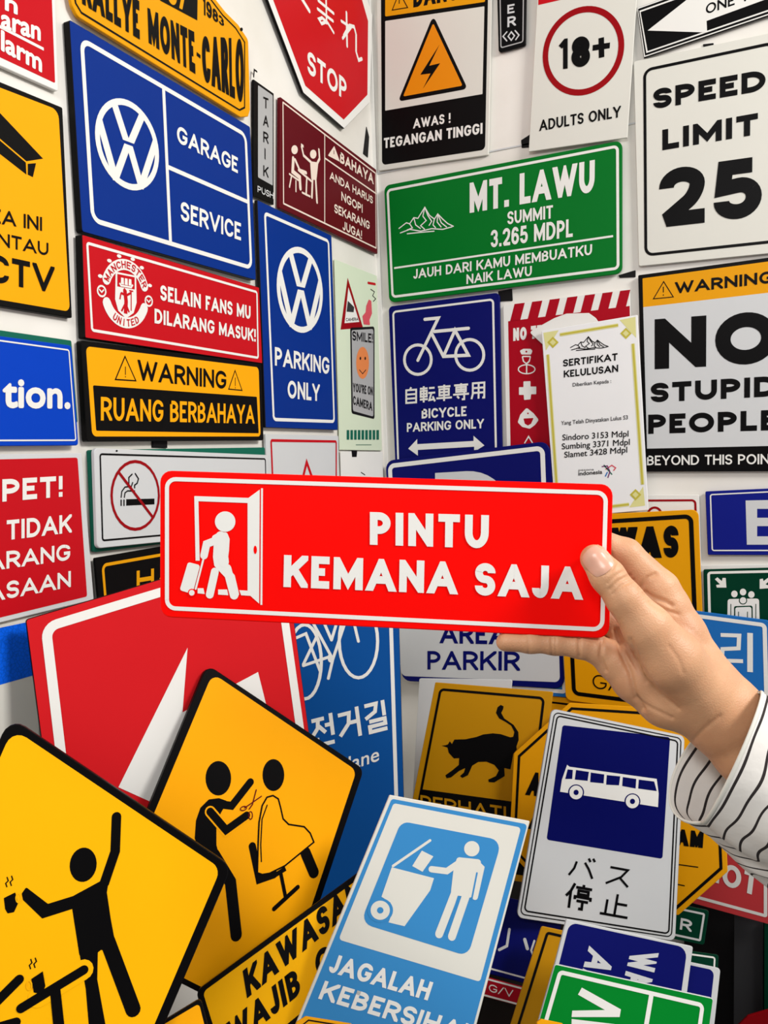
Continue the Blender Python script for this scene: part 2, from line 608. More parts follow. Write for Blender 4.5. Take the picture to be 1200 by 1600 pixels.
        for k, (ox, oy) in enumerate(offs):
            o2 = []
            for q in Q:
                g = []
                for (x, y) in q:
                    x += ox; y += oy
                    p = a + (b - a) * x + (c - a) * y
                    if d is not None:
                        p = p + (d - b - c + a) * x * y
                    g.append(p)
                o2.append(g)
            if font:                                     # one height per copy
                V, F, cnt = s.parts.setdefault((part, color, layer), ([], [], [0]))
                for g in o2:
                    y = -(layer * LAYER + k * 1.2e-5)
                    n0 = len(V)
                    V.extend((p[0], y, p[1]) for p in g)
                    F.append(tuple(range(n0, n0 + len(g))))
            else:
                s.add(o2, color, layer, part)

    def arc_text(s, f, t, R, h, a0, a1, color, layer=4, w=.18, flip=False):
        n = len(t)
        for i, ch in enumerate(t):
            a = math.radians(a0 + (a1 - a0) * (i + .5) / n)
            wd = abs(a1 - a0) / n * math.pi / 180 * R * .8 / h
            wd = min(wd, .85)
            if ch == 'I':
                wd = w
            for q in glyph(ch, wd, w):
                g = []
                for p in q:
                    x, y = (p[0] - wd / 2) * h, (p[1] - .5) * h
                    rr = R + (-y if flip else y)
                    th = a + (x / R if flip else -x / R)
                    g.append(f(rr * math.cos(th), rr * math.sin(th)))
                s.add([g], color, layer, 'lettering')

    def done(s):
        for (part, color, layer), (V, F, cnt) in s.parts.items():
            part = part[0] if isinstance(part, tuple) else part
            me = bpy.data.meshes.new(part)
            me.from_pydata(V, [], F)
            me.materials.append(mat(color))
            me.update()
            o = bpy.data.objects.new(part, me)
            COL.objects.link(o)
            o.parent = s.root


def mesh_obj(name, V, F, material, parent=None, smooth=False, origin=None):
    me = bpy.data.meshes.new(name)
    me.from_pydata([tuple(v) for v in V], [], [tuple(f) for f in F])
    me.materials.append(material)
    if smooth:
        me.polygons.foreach_set('use_smooth', [True] * len(me.polygons))
    me.update()
    o = bpy.data.objects.new(name, me)
    COL.objects.link(o)
    if parent:
        o.parent = parent
    return o


def box(name, a, b, material, parent=None):
    x0, y0, z0 = a
    x1, y1, z1 = b
    V = [(x, y, z) for z in (z0, z1) for y in (y0, y1) for x in (x0, x1)]
    F = [(0, 2, 3, 1), (4, 5, 7, 6), (0, 1, 5, 4), (2, 6, 7, 3), (0, 4, 6, 2), (1, 3, 7, 5)]
    return mesh_obj(name, V, F, material, parent)

# ------------------------------------------------------------ the room
def plaster():
    m = bpy.data.materials.new('painted_panel_wall')
    m.use_nodes = True
    nt = m.node_tree
    b = nt.nodes['Principled BSDF']
    tc = nt.nodes.new('ShaderNodeTexCoord')
    n = nt.nodes.new('ShaderNodeTexNoise')
    n.inputs['Scale'].default_value = 5
    n.inputs['Detail'].default_value = 8
    nt.links.new(tc.outputs['Object'], n.inputs['Vector'])
    r = nt.nodes.new('ShaderNodeValToRGB')
    r.color_ramp.elements[0].position = .3
    r.color_ramp.elements[0].color = (*lin((222, 218, 208)), 1)
    r.color_ramp.elements[1].position = .6
    r.color_ramp.elements[1].color = (*lin((236, 233, 226)), 1)
    nt.links.new(n.outputs['Fac'], r.inputs[0])
    # scuffs
    n2 = nt.nodes.new('ShaderNodeTexNoise')
    n2.inputs['Scale'].default_value = 26
    n2.inputs['Detail'].default_value = 9
    nt.links.new(tc.outputs['Object'], n2.inputs['Vector'])
    r2 = nt.nodes.new('ShaderNodeValToRGB')
    r2.color_ramp.elements[0].position = .70
    r2.color_ramp.elements[0].color = (0, 0, 0, 1)
    r2.color_ramp.elements[1].position = .78
    r2.color_ramp.elements[1].color = (.5, .5, .5, 1)
    nt.links.new(n2.outputs['Fac'], r2.inputs[0])
    mx = nt.nodes.new('ShaderNodeMix')
    mx.data_type = 'RGBA'
    mx.inputs[7].default_value = (*lin((176, 170, 158)), 1)
    nt.links.new(r2.outputs[0], mx.inputs[0])
    nt.links.new(r.outputs[0], mx.inputs[6])
    nt.links.new(mx.outputs[2], b.inputs['Base Color'])
    b.inputs['Roughness'].default_value = .5
    return m


WALLM = plaster()


def struct(o):
    o['kind'] = 'structure'
    return o


struct(box('wall_left', (-.08, -2.2, 0), (0, .08, 2.9), WALLM))
struct(box('wall_right', (0, 0, 0), (2.6, .08, 2.9), WALLM))
FLOORM = bpy.data.materials.new('concrete_floor')
FLOORM.use_nodes = True
_n = FLOORM.node_tree.nodes.new('ShaderNodeTexNoise')
_n.inputs['Scale'].default_value = 12
_r = FLOORM.node_tree.nodes.new('ShaderNodeValToRGB')
_r.color_ramp.elements[0].color = (.10, .10, .10, 1)
_r.color_ramp.elements[1].color = (.22, .21, .20, 1)
FLOORM.node_tree.links.new(_n.outputs['Fac'], _r.inputs[0])
FLOORM.node_tree.links.new(_r.outputs[0], FLOORM.node_tree.nodes['Principled BSDF'].inputs['Base Color'])
struct(box('floor', (-.08, -3.2, -.06), (2.6, .08, 0), FLOORM))
# cover strips: the joint in the corner and the joint between the upper and lower wall boards
struct(box('trim_1', (0.0, -.006, 0), (.006, 0, 2.9), mat('white')))
_z = (CAM + ray(700, 250) * (-CAM[1] / ray(700, 250)[1]))[2]
struct(box('trim_2', (0.006, -.0015, _z - .0012), (2.6, 0, _z + .0012), mat('lightgrey')))

# ------------------------------------------------------------ signs on the left wall
S = Sign('alarm_sign', 'red sign with white lowercase words at the top left, above the yellow camera sign',
         [(-150, -190), (84, -60), (91, 143), (-150, 36)], ('L', .006), 'white', r=4)
S.panel([(-148, -178), (79, -50), (86, 130), (-148, 20)], 'red', r=3)
S.stroke([(-60, 11), (68, 77)], 5, 'white', part='border', cap=False)
S.text('aran', 2, 43, 62, 63, 30, color='white', font=True, bold=.035)
S.text('larm', 2, 78, 64, 112, 30, color='white', font=True, bold=.035)
S.text('n', 8, 15, 26, 22, 26, color='white', font=True, bold=.035)

S = Sign('camera_sign', 'yellow surveillance camera sign with a wide black edge at the left of the photo',
         [(-150, 66), (98, 168), (113, 497), (-150, 453)], ('L', .007), 'black', thick=.007, r=3)
S.panel([(-148, 80), (91, 172), (109, 487), (-148, 443)], 'amber', r=[0, 14, 12, 0])
S.poly([(-90, 105), (0, 177), (67, 248), (41, 252), (0, 217), (-90, 140)], 'ink')
S.poly([(-90, 143), (0, 220), (40, 254), (41, 273), (0, 241), (-90, 170)], 'ink')
S.poly([(43, 256), (56, 255), (51, 277), (43, 273)], 'ink')
S.text('AREA INI', -60, 340, 65, 361, 24, .18, 'ink')
S.text('DIPANTAU', -80, 369, 75, 400, 23, .18, 'ink')
S.text('CCTV', -62, 432, 84, 458, 46, .2, 'ink')

S = Sign('notice_sign', 'green sign mostly hidden behind the blue sign reading tion at the left edge',
         [(-150, 494), (112, 532), (122, 660), (-150, 660)], ('L', .004), 'teal', thick=.003, r=3)
S = Sign('information_sign', 'bright blue sign with a thin white outline and the white letters tion',
         [(-150, 505), (112, 540), (123, 696), (-150, 698)], ('L', .010), 'brightblue', thick=.005, r=6)
S.ring([(-145, 511), (108, 546), (119, 689), (-145, 690)], 2.5, 'white', r=5)
S.text('tion.', 5, 635, 108, 637, 45, color='white', font=True, bold=.034)

S = Sign('toilet_notice_sign', 'red sign on a white board with slanting white capital words, below the bright blue sign',
         [(-150, 712), (128, 708), (147, 937), (-150, 1010)], ('L', .006), 'lightgrey', thick=.005, r=3)
S.panel([(-148, 721), (121, 715), (136, 932), (-148, 1001)], 'red', r=4)
S.text('PET!', 3, 784, 97, 776, 35, .23)
S.text('TIDAK', 10, 844, 111, 832, 31, .2)
S.text('ARANG', -22, 893, 109, 875, 28, .2)
S.text('ASAAN', -22, 942, 110, 917, 28, .2)

S = Sign('reflective_sign', 'reflective board, blue above white, at the left edge beside the big red arrow sign',
         [(-150, 1012), (52, 970), (70, 1300), (-150, 1330)], ('L', .012), 'offwhite', thick=.005, r=2)
S.panel([(-150, 1012), (52, 970), (56, 1054), (-150, 1113)], 'hexblue')


def emblem(S, TL, TR, BL, color='white', layer=2):
    """round badge of a V above a W"""
    f = S.frame(TL, TR, BL)
    R = [f(math.cos(t), math.sin(t)) for t in np.linspace(0, 2 * math.pi, 49)[:-1]]
    n = len(R)
    I = [f(.86 * math.cos(t), .86 * math.sin(t)) for t in np.linspace(0, 2 * math.pi, 49)[:-1]]
    S.add([[R[i], R[(i + 1) % n], I[(i + 1) % n], I[i]] for i in range(n)], color, layer, 'emblem')
    g = []
    for pts in ([(-.44, .80), (0, -.06), (.44, .80)], [(-.88, .30), (-.40, -.84), (0, .06), (.40, -.84), (.88, .30)]):
        g.append(pts)
    V = [q for q in ribbon(g[0], .19, limit=9)]
    V = [clip_band(q, .07, .9) for q in V]
    W = [clip_band(q, -.9, .9) for q in ribbon(g[1], .19, limit=9)]
    W2 = [clip_band(q, -.9, -.0) if abs(sum(p[0] for p in q) / len(q)) < .35 else q for q in W if q is not None]
    S.add([[f(p[0], p[1]) for p in q] for q in V + W2 if q is not None], color, layer, 'emblem')


S = Sign('garage_sign', 'large blue garage service sign with a round white badge on the left wall',
         [(108, 30), (391, 198), (400, 438), (128, 362)], ('L', .010), 'blue', thick=.008, r=4, side='black')
S.ring([(124, 56), (385, 209), (394, 422), (142, 347)], 7, 'white', r=18)
S.stroke([(255, 136), (266, 379)], 7, 'white', part='border', cap=False)
S.stroke([(262, 261), (388, 316)], 7, 'white', part='border', cap=False)
emblem(S, (148, 134), (248, 178), (148, 280))
S.text('GARAGE', 276, 222, 371, 271, 27, .2)
S.text('SERVICE', 282, 344, 376, 376, 30, .19)

S = Sign('supporters_sign', 'red sign with a white round football crest, directly below the large blue garage sign',
         [(128, 366), (405, 449), (410, 568), (133, 528)], ('L', .012), 'red', thick=.009, r=2, side='black')
S.ring([(134, 377), (402, 455), (404, 561), (142, 518)], 4, 'white', r=6)
S.text('SELAIN FANS MU', 250, 469, 391, 499, 24, .21)
S.text('DILARANG MASUK!', 241, 505, 399, 534, 23, .21)
f = S.frame((155, 393), (235, 411), (155, 511))
for a0, a1, RR in ((22, 158, .80), (204, 336, .80)):
    pts = [(RR * math.cos(math.radians(t)), RR * math.sin(math.radians(t))) for t in np.linspace(a0, a1, 19)]
    S.add([[f(*p) for p in q] for q in ribbon(pts, .30)], 'white', 2, 'emblem')
    for p in (pts[0], pts[-1]):
        S.add([[f(p[0] + .15 * math.cos(t), p[1] + .15 * math.sin(t)) for t in np.linspace(0, 6.283, 13)[:-1]]], 'white', 2, 'emblem')
S.arc_text(f, 'MANCHESTER', .80, .2, 162, 18, 'red')
S.arc_text(f, 'UNITED', .80, .2, 232, 308, 'red', flip=True)
for a in (52, 75, 105, 128, 20, 160):
    x, y = 1.03 * math.cos(math.radians(a)), 1.03 * math.sin(math.radians(a))
    S.add([[f(x + .09 * math.cos(t), y + .05 * math.sin(t)) for t in np.linspace(0, 6.283, 9)[:-1]]], 'white', 2, 'emblem')
for x, y in ((-.92, -.04), (.92, -.1)):
    S.add([[f(px, py) for px, py in q] for q in ribbon([(x + .15 * math.cos(t), y + .14 * math.sin(t)) for t in np.linspace(0, 6.283, 15)[:-1]], .05, True)], 'white', 2, 'emblem')
    S.add([[f(px, py) for px, py in q] for q in ribbon([(x - .09, y + .04), (x, y - .03), (x + .08, y + .05)], .04)], 'white', 2, 'emblem')
shield = [(-.4, .55), (.4, .55), (.42, -.2), (.3, -.5), (0, -.68), (-.3, -.5), (-.42, -.2)]
S.fill([f(*p) for p in shield], 'white', 2, 'emblem')
S.fill([f(*p) for p in [(-.34, .5), (.34, .5), (.34, .16), (-.34, .16)]], 'red', 3, 'emblem')
S.add([[f(px, py) for px, py in q] for q in ribbon([(-.26, .26), (-.2, .2), (.2, .2), (.26, .28)], .05)], 'white', 4, 'emblem')
for x in (-.15, 0, .15):
    S.add([[f(x - .06, .24), f(x + .06, .24), f(x + .05, .42), f(x - .05, .42)]], 'white', 4, 'emblem')
for pts, w in (([(-.05, .08), (0, -.2), (-.02, -.55)], .14), ([(-.2, .0), (0, -.05), (.2, .05)], .07), ([(.2, .1), (.2, -.45)], .04), ([(-.05, -.3), (-.18, -.5)], .06),
               ([(0, -.3), (.12, -.5)], .06), ([(.12, .1), (.28, .1)], .04), ([(-.2, 0), (-.24, -.18)], .05), ([(-.08, .05), (-.02, .12)], .12)):
    S.add([[f(px, py) for px, py in q] for q in ribbon(pts, w)], 'red', 3, 'emblem')

S = Sign('danger_area_sign', 'amber and black warning sign with two small triangles, below the red crest sign',
         [(127, 532), (409, 567), (412, 688), (136, 690)], ('L', .010), 'black', thick=.007, r=3)
S.panel([(134, 541), (404, 574), (407, 682), (144, 682)], 'amber', r=8)
S.panel([(145, 602), (401, 620), (404, 677), (150, 673)], 'ink', r=2, layer=2)
S.text('WARNING', 215, 594, 353, 608, 32, .19, 'ink')
S.text('RUANG BERBAHAYA', 157, 657, 397, 662, 37, .17, 'amber')
for tri in ([(195, 557), (212, 595), (180, 593)], [(367, 579), (378, 610), (357, 608)]):
    S.stroke(tri, 2, 'ink', closed=True, cap=False)
    cx = sum(p[0] for p in tri) / 3
    cy = sum(p[1] for p in tri) / 3
    S.stroke([(cx, cy - 9), (cx, cy + 4)], 1.6, 'ink', cap=False)
    S.stroke([(cx, cy + 6), (cx, cy + 8)], 1.6, 'ink', cap=False)

S = Sign('strip_sign', 'narrow black hanging strap between the amber warning sign and the no smoking sign',
         [(239, 680), (262, 680), (262, 700), (239, 699)], ('L', .0025), 'charcoal', thick=.002, cat='bracket')

S = Sign('emergency_sign', 'dark green sign showing as a thin edge behind the no smoking sign',
         [(141, 703), (414, 699), (415, 830), (148, 863)], ('L', .006), 'teal', thick=.005, r=3)
S = Sign('no_smoking_sign', 'white no smoking sign with a black outline, left of the hand-held red sign',
         [(147, 700), (419, 711), (421, 830), (152, 857)], ('L', .013), 'lightgrey', thick=.004, r=7)
S.ring([(155, 708), (415, 716), (417, 823), (159, 846)], 2.6, 'ink', r=5)
S.ell(211, 774, 37, 53, 'darkred', w=4.5)
S.stroke([(186, 739), (239, 809)], 4.5, 'darkred', layer=3, cap=False)
S.poly([(197, 780), (241, 779), (241, 788), (197, 790)], 'ink')
for x in (189, 193.5):
    S.stroke([(x, 780.5), (x, 790.5)], 2.4, 'ink', cap=False)
S.stroke([(189, 777), (190, 768), (195, 761), (205, 760), (207, 754)], 2, 'ink')
S.stroke([(194, 777), (195, 770), (199, 767), (210, 767)], 2, 'ink')
S.stroke([(201, 757), (201, 746), (206, 741)], 2.2, 'ink')
S.stroke([(211, 740), (216, 748), (214, 755), (210, 758), (210, 762)], 2.2, 'ink')
S.ell(182, 704.5, 1.5, 1.5, 'ink')

S = Sign('caution_sign', 'black sign with yellow outline and letters HATI, half hidden by the hand-held sign',
         [(148, 872), (408, 827), (413, 908), (156, 960)], ('L', .0088), 'ink', thick=.0025, r=2)
S.ring([(158, 881), (404, 838), (408, 903), (164, 953)], 4.5, 'gold', r=10)
S.text('HATI-HATI', 213, 923, 400, 890, 31, .22, 'gold')

S = Sign('rally_plate', 'yellow embossed rally plate with black rim, above the blue garage sign',
         [(100, -60), (113, 8), (122, 26), (376, 183), (388, 182), (391, 172), (388, 62), (372, 38), (352, 18), (330, -10), (300, -60)], ('L', .009), 'gold', thick=.004,
         r=[0, 6, 10, 5, 3, 5, 8, 4, 4, 3, 0], cat='plate')
S.stroke([(109, -50), (118, 5), (127, 20), (374, 172), (382, 168), (382, 66), (368, 44), (348, 24), (326, -5), (300, -50)], 3, 'ink', part='border')
S.text('RALLYE', 128, 6, 218, 62, 52, .2, 'ink', tl=(126, -52), tr=(217, 2))
S.text('MONTE', 232, 67, 305, 116, 55, .2, 'ink', tl=(230, 12), tr=(303, 50))
S.stroke([(307, 84), (313, 89)], 6, 'ink', part='lettering', cap=False)
S.text('CARLO', 317, 126, 381, 163, 68, .19, 'ink', tl=(314, 56), tr=(380, 61))
S.poly([(240, -40), (309, -40), (308, 32), (250, 1)], 'ink')
S.text('37', 262, 4, 290, 18, 30, .2, 'gold', tl=(262, -34))
S.text('1983', 316, 22, 350, 42, 30, .18, 'ink', tl=(316, -8), tr=(349, 30))
S.ell(377, 46, 2.2, 3, 'ink')

S = Sign('door_pull_sign', 'narrow upright black and grey door plate with stacked letters, right of the garage sign',
         [(397, 124), (428, 146), (428, 320), (397, 307)], ('L', .006), 'ink', thick=.004)
S.panel([(403, 133), (426, 149), (426, 290), (403, 277)], 'silver', r=2)
for ch, y in (('T', 168), ('A', 196), ('R', 222), ('I', 248), ('K', 275)):
    S.text(ch, 411 if ch != 'I' else 413, y, 419 if ch != 'I' else 415.5, y + 3, 17, .17, 'ink')
S.text('PUSH', 402, 300, 427, 311, 10, .17, 'lightgrey')
S.stroke([(396, 120), (397, 109), (401, 112)], 3, 'ink', part='hook')

S = Sign('coffee_warning_sign', 'maroon sign with two white figures at a small table, right of the narrow door plate',
         [(438, 151), (588, 265), (590, 397), (437, 325)], ('L', .008), 'maroon', thick=.005, r=2)
S.ring([(441, 158), (587, 270), (588, 389), (442, 319)], 2.5, 'cream', r=2)
S.stroke([(507, 211), (507, 348)], 2.5, 'cream', part='border', cap=False)
S.stroke([(507, 247), (588, 303)], 2.5, 'cream', part='border', cap=False)
S.text('BAHAYA', 531, 254, 583, 288, 17, .23, 'cream')
S.poly([(522, 228), (531, 253), (512, 243)], 'cream', r=1)
S.stroke([(521.5, 235), (521.5, 241)], 2, 'maroon', layer=3, cap=False)
for t, a in (('ANDA HARUS', (515, 280, 582, 319, 13)), ('NGOPI', (533, 313, 566, 333, 14)), ('SEKARANG', (522, 332, 577, 359, 14)), ('JUGA!', (535, 359, 565, 374, 14))):
    S.text(t, *a, .2, 'cream')
S.ell(460, 234, 5, 7, 'cream')
S.stroke([(458, 248), (457, 268), (468, 277), (469, 294)], 7, 'cream')
S.stroke([(461, 250), (468, 266), (478, 270)], 5, 'cream')
S.stroke([(452, 272), (468, 283)], 3, 'cream')
S.stroke([(455, 276), (452, 292)], 3, 'cream')
S.stroke([(462, 283), (462, 299)], 3, 'cream')
S.stroke([(466, 266), (486, 283)], 3.5, 'cream')
S.stroke([(479, 277), (478, 304)], 4, 'cream')
S.stroke([(472, 301), (484, 307)], 3, 'cream')
S.ell(489, 241, 5, 7, 'cream')
S.poly([(484, 252), (497, 254), (494, 282), (486, 280)], 'cream')
S.stroke([(486, 254), (474, 243), (471, 230)], 4.5, 'cream')
S.stroke([(495, 256), (499, 248), (498, 234)], 4.5, 'cream')
S.stroke([(488, 280), (487, 308)], 5, 'cream')
S.stroke([(493, 281), (495, 316)], 5, 'cream')
S.stroke([(470, 226), (474, 229)], 4, 'cream', cap=False)

S = Sign('stop_sign', 'red and white stop sign high on the left wall by the corner',
         [(392, -70), (474, 145), (538, 201), (578, 160), (582, 24), (556, -60), (480, -110)], ('L', .009), 'white', thick=.004, r=3, side='ink')
S.panel([(402, -66), (477, 134), (537, 187), (574, 148), (575, 33), (550, -55), (480, -98)], 'red', r=2)
S.text('STOP', 480, 114, 541, 158, 36, .2)
for P, w in (([(470, -4), (483, 17)], 7), ([(497, 1), (521, 21)], 5), ([(496, 14), (520, 33)], 5), ([(509, -8), (510, 36)], 5), ([(510, 34), (502, 37), (498, 30), (503, 28), (512, 36), (521, 51)], 5),
             ([(541, 20), (542, 72)], 6), ([(533, 33), (548, 43), (535, 60)], 5), ([(537, 56), (546, 40), (553, 42), (556, 54), (556, 80), (560, 94), (565, 92)], 6)):
    S.stroke(P, w * .95, 'white', part='lettering')

S = Sign('parking_sign', 'tall blue parking only sign with a round white badge, beside the crest sign',
         [(402, 312), (518, 368), (528, 672), (415, 668)], ('L', .009), 'blue', thick=.005, r=2, side='charcoal')
S.ring([(412, 330), (514, 375), (523, 661), (426, 658)], 5, 'white', r=9)
emblem(S, (432, 375), (504, 397), (432, 515))
S.text('PARKING', 429, 571, 514, 585, 29, .2)
S.text('ONLY', 449, 622, 499, 627, 28, .2)

S = Sign('camera_poster', 'pale green printed poster of a smiling camera notice beside the wall corner',
         [(523, 405), (589, 431), (597, 704), (531, 703)], ('L', .004), 'palegreen', thick=.0015, cat='poster')
S.poly([(543, 434), (567, 512), (532, 515)], 'darkred')
S.poly([(544, 449), (561, 503), (538, 505)], 'white', 3)
S.poly([(543, 470), (553, 480), (552, 488), (541, 487)], 'darkgrey', 4)
S.text('CAMERA', 540, 502, 559, 501, 5, .2, 'ink', layer=4)
S.poly([(572, 478), (576, 468), (580, 470), (581, 490), (577, 500), (578, 508), (568, 507), (566, 494), (571, 488)], 'pink', r=2)
S.poly([(547, 512), (585, 510), (585, 655), (549, 646)], 'charcoal', 2, 5)
S.poly([(549, 516), (583, 514), (583, 651), (551, 642)], 'silver', 3, 4)
S.text('SMILE!', 550, 532, 582, 536, 15, .2, 'charcoal', layer=4)
S.ell(566, 567, 10, 25, 'face', 4)
S.stroke([(561, 578), (566, 584), (571, 578)], 1.5, 'charcoal', 5)
for x in (562.5, 570):
    S.ell(x, 560, 1.2, 2.5, 'charcoal', 5)
S.text("YOU'RE ON", 551, 612, 582, 618, 14, .2, 'charcoal', layer=4)
S.text('CAMERA', 551, 632, 581, 642, 14, .2, 'charcoal', layer=4)
for i in range(9):
    S.poly([(541.5 + 5.8 * i, 672), (545.5 + 5.8 * i, 672), (545.5 + 5.8 * i, 687), (541.5 + 5.8 * i, 687)], 'teal', part='print')
S.stroke([(556, 695), (580, 695)], 1, 'teal', part='print')
S.stroke([(575, 442), (586, 444)], 4, 'red', part='print')
S.stroke([(579, 452), (585, 456), (582, 462), (587, 467), (583, 471)], 1.5, 'charcoal', part='print')

S = Sign('triangle_warning_sign', 'white sign with a red outline and red triangle tip, below the tall blue parking sign',
         [(415, 678), (529, 681), (530, 830), (421, 838)], ('L', .007), 'lightgrey', thick=.004, r=2)
S.ring([(422, 686), (526, 688), (526, 822), (428, 828)], 4, 'red', r=5)
S.stroke([(479, 722), (503, 790), (462, 792)], 6, 'red', closed=True, cap=False)
S = Sign('paper_note', 'blank white paper sheet hung in the corner beneath the pale green poster',
         [(532, 705), (598, 706), (600, 800), (535, 800)], ('L', .004), 'white', thick=.001, cat='paper')
S.poly([(549, 704), (558, 704), (557, 714), (550, 714)], 'ink', part='clip')
S.stroke([(564, 738), (570, 742)], 1.5, 'charcoal', part='print')

for pts, lab in (([(573, 198), (577, 214), (575, 246), (568, 240)], 'torn black tape strip on the left wall below the stop sign'),
                 ([(595, 611), (600, 612), (596, 618)], 'tiny black tape fleck in the corner beside the blue bicycle sign')):
    Sign('black_tape', lab, pts, ('L', .0015) if pts[0][0] < 590 else ('R', .0015), 'charcoal', thick=.001, cat='tape')
for pts, lab in (([(814, 219), (828, 210), (829, 230), (815, 231)], 'black tape piece poking out under the adults only sign'),
                 ([(778, 455), (800, 451), (801, 470), (780, 471)], 'black tape piece at the upper right corner of the bicycle sign'),
                 ([(966, 430), (993, 422), (993, 433), (968, 434)], 'black tape piece at the lower right corner of the green mountain sign'),
                 ([(1098, 69), (1115, 67), (1115, 71), (1099, 73)], 'short black tape mark above the speed limit sign')):
    Sign('black_tape', lab, pts, ('R', .0015), 'charcoal', thick=.001, cat='tape', r=1)

# ------------------------------------------------------------ signs on the right wall
S = Sign('high_voltage_sign', 'white and black high voltage sign with an orange lightning triangle',
         [(588, -60), (770, -92), (763, 242), (592, 267)], ('R', .006), 'offwhite', thick=.004, r=2)
S.panel([(595, -50), (764, -80), (758, 234), (597, 258)], 'ink', r=7)
S.panel([(602, -46), (758, -74), (758, 3), (602, 26)], 'gold', layer=2, r=2)
S.panel([(602, 33), (757, 10), (754, 147), (602, 173)], 'offwhite', layer=2, r=1)
S.text('DANGER', 646, 12, 748, -6, 30, .23, 'ink')
S.stroke([(624, -12), (637, 12), (613, 16)], 1.5, 'ink', layer=3, closed=True, cap=False)
S.stroke([(624, -3), (624, 6)], 1.5, 'ink', layer=3, cap=False)
S.poly([(677, 24), (731, 139), (622, 159)], 'ink', 3, 5)
S.poly([(677, 36), (723, 134), (630, 151)], 'orange', 4, 2)
S.poly([(687, 70), (657, 117), (673, 115), (661, 139), (688, 99), (671, 103)], 'ink', 5)
S.text('AWAS !', 646, 201, 704, 192, 15, .19)
S.text('TEGANGAN TINGGI', 600, 232, 754, 209, 16, .21)

S = Sign('push_plate', 'narrow black hanging plate with white letters E R, right of the high voltage sign',
         [(774, -110), (824, -118), (821, 71), (779, 82)], ('R', .007), 'ink', thick=.004, r=4, cat='plate')
S.ring([(779, -102), (820, -109), (818, 66), (782, 76)], 1.8, 'silver', r=4)
S.text('E', 793, 22, 804, 20, 14, .2, 'lightgrey')
S.text('R', 793, 43, 806, 40, 16, .2, 'lightgrey')
S.stroke([(792, 50), (786, 57), (792, 64)], 2, 'lightgrey')
S.stroke([(805, 48), (811, 55), (806, 62)], 2, 'lightgrey')
S.stroke([(799, 50), (804, 56), (799, 63), (794, 57)], 2, 'lightgrey', closed=True)

S = Sign('age_limit_sign', 'white adults only sign with 18+ inside a red ring',
         [(842, -46), (999, -62), (980, 215), (826, 237)], ('R', .011), 'offwhite', thick=.003, r=1)
S.panel([(842, -45), (998, -61), (996, -27), (880, -1), (841, 8)], 'red')
f = S.frame((848, 21), (976, -1), (848, 157))
S.add([[f(*p) for p in q] for q in ribbon([(.93 * math.cos(t), .93 * math.sin(t)) for t in np.linspace(0, 6.2832, 61)[:-1]], .14, True)], 'darkred', 2, 'pictogram')
S.text('18', 872, 109, 922, 103, 47, .30, 'ink')
S.stroke([(926, 75), (953, 71)], 8.5, 'ink', part='lettering', cap=False)
S.stroke([(939.5, 59), (940, 90)], 8.5, 'ink', part='lettering', cap=False)
S.text('ADULTS ONLY', 843, 205, 970, 183, 17, .17, 'ink')

S = Sign('one_way_sign', 'black and white one way arrow sign tilted at the top right corner',
         [(995, 12), (1260, -82), (1266, 2), (1006, 90)], ('R', .008), 'white', thick=.004, side='ink')
S.panel([(997, 14), (1259, -79), (1264, 0), (1008, 87)], 'ink', layer=1)
S.panel([(999, 17), (1256, -74), (1262, -3), (1010, 83)], 'white', layer=2)
S.panel([(1001, 19), (1254, -71), (1260, -5), (1012, 80)], 'ink', layer=3)
S.poly([(1012, 48), (1073, 0), (1095, -17), (1096, -10), (1230, -57), (1233, -14), (1104, 33), (1105, 51)], 'white', 4)
S.text('ONE WAY', 1103, 23, 1216, -15, 16, .17, 'ink', layer=5)

S = Sign('speed_limit_sign', 'white speed limit 25 sign with bold black figures on the right wall',
         [(990, 96), (1230, 46), (1232, 393), (998, 416)], ('R', .007), 'offwhite', thick=.004, r=3)
S.ring([(1005, 108), (1213, 64), (1215, 379), (1007, 401)], 4.5, 'ink', r=14)
S.text('SPEED', 1021, 171, 1196, 141, 31, .27, 'ink')
S.text('LIMIT', 1035, 235, 1184, 210, 32, .28, 'ink')
S.text('25', 1030, 356, 1190, 338, 90, .25, 'ink')

S = Sign('mountain_sign', 'green mountain summit sign with white outline and a white mountain drawing',
         [(600, 290), (972, 219), (972, 427), (608, 473)], ('R', .010), 'green', thick=.004, r=10)
S.ring([(604, 296), (967, 226), (968, 421), (612, 466)], 4, 'white', r=8)
S.text('MT. LAWU', 734, 333, 929, 300, 47, .2)
S.text('SUMMIT', 793, 351, 864, 341, 20, .17)
S.text('3.265 MDPL', 767, 387, 895, 370, 27, .17)
S.stroke([(616, 419), (958, 369)], 3, 'white', part='border', cap=False)
S.text('JAUH DARI KAMU MEMBUATKU', 646, 436, 925, 398, 15, .18)
S.text('NAIK LAWU', 729, 444, 831, 431, 15, .18)


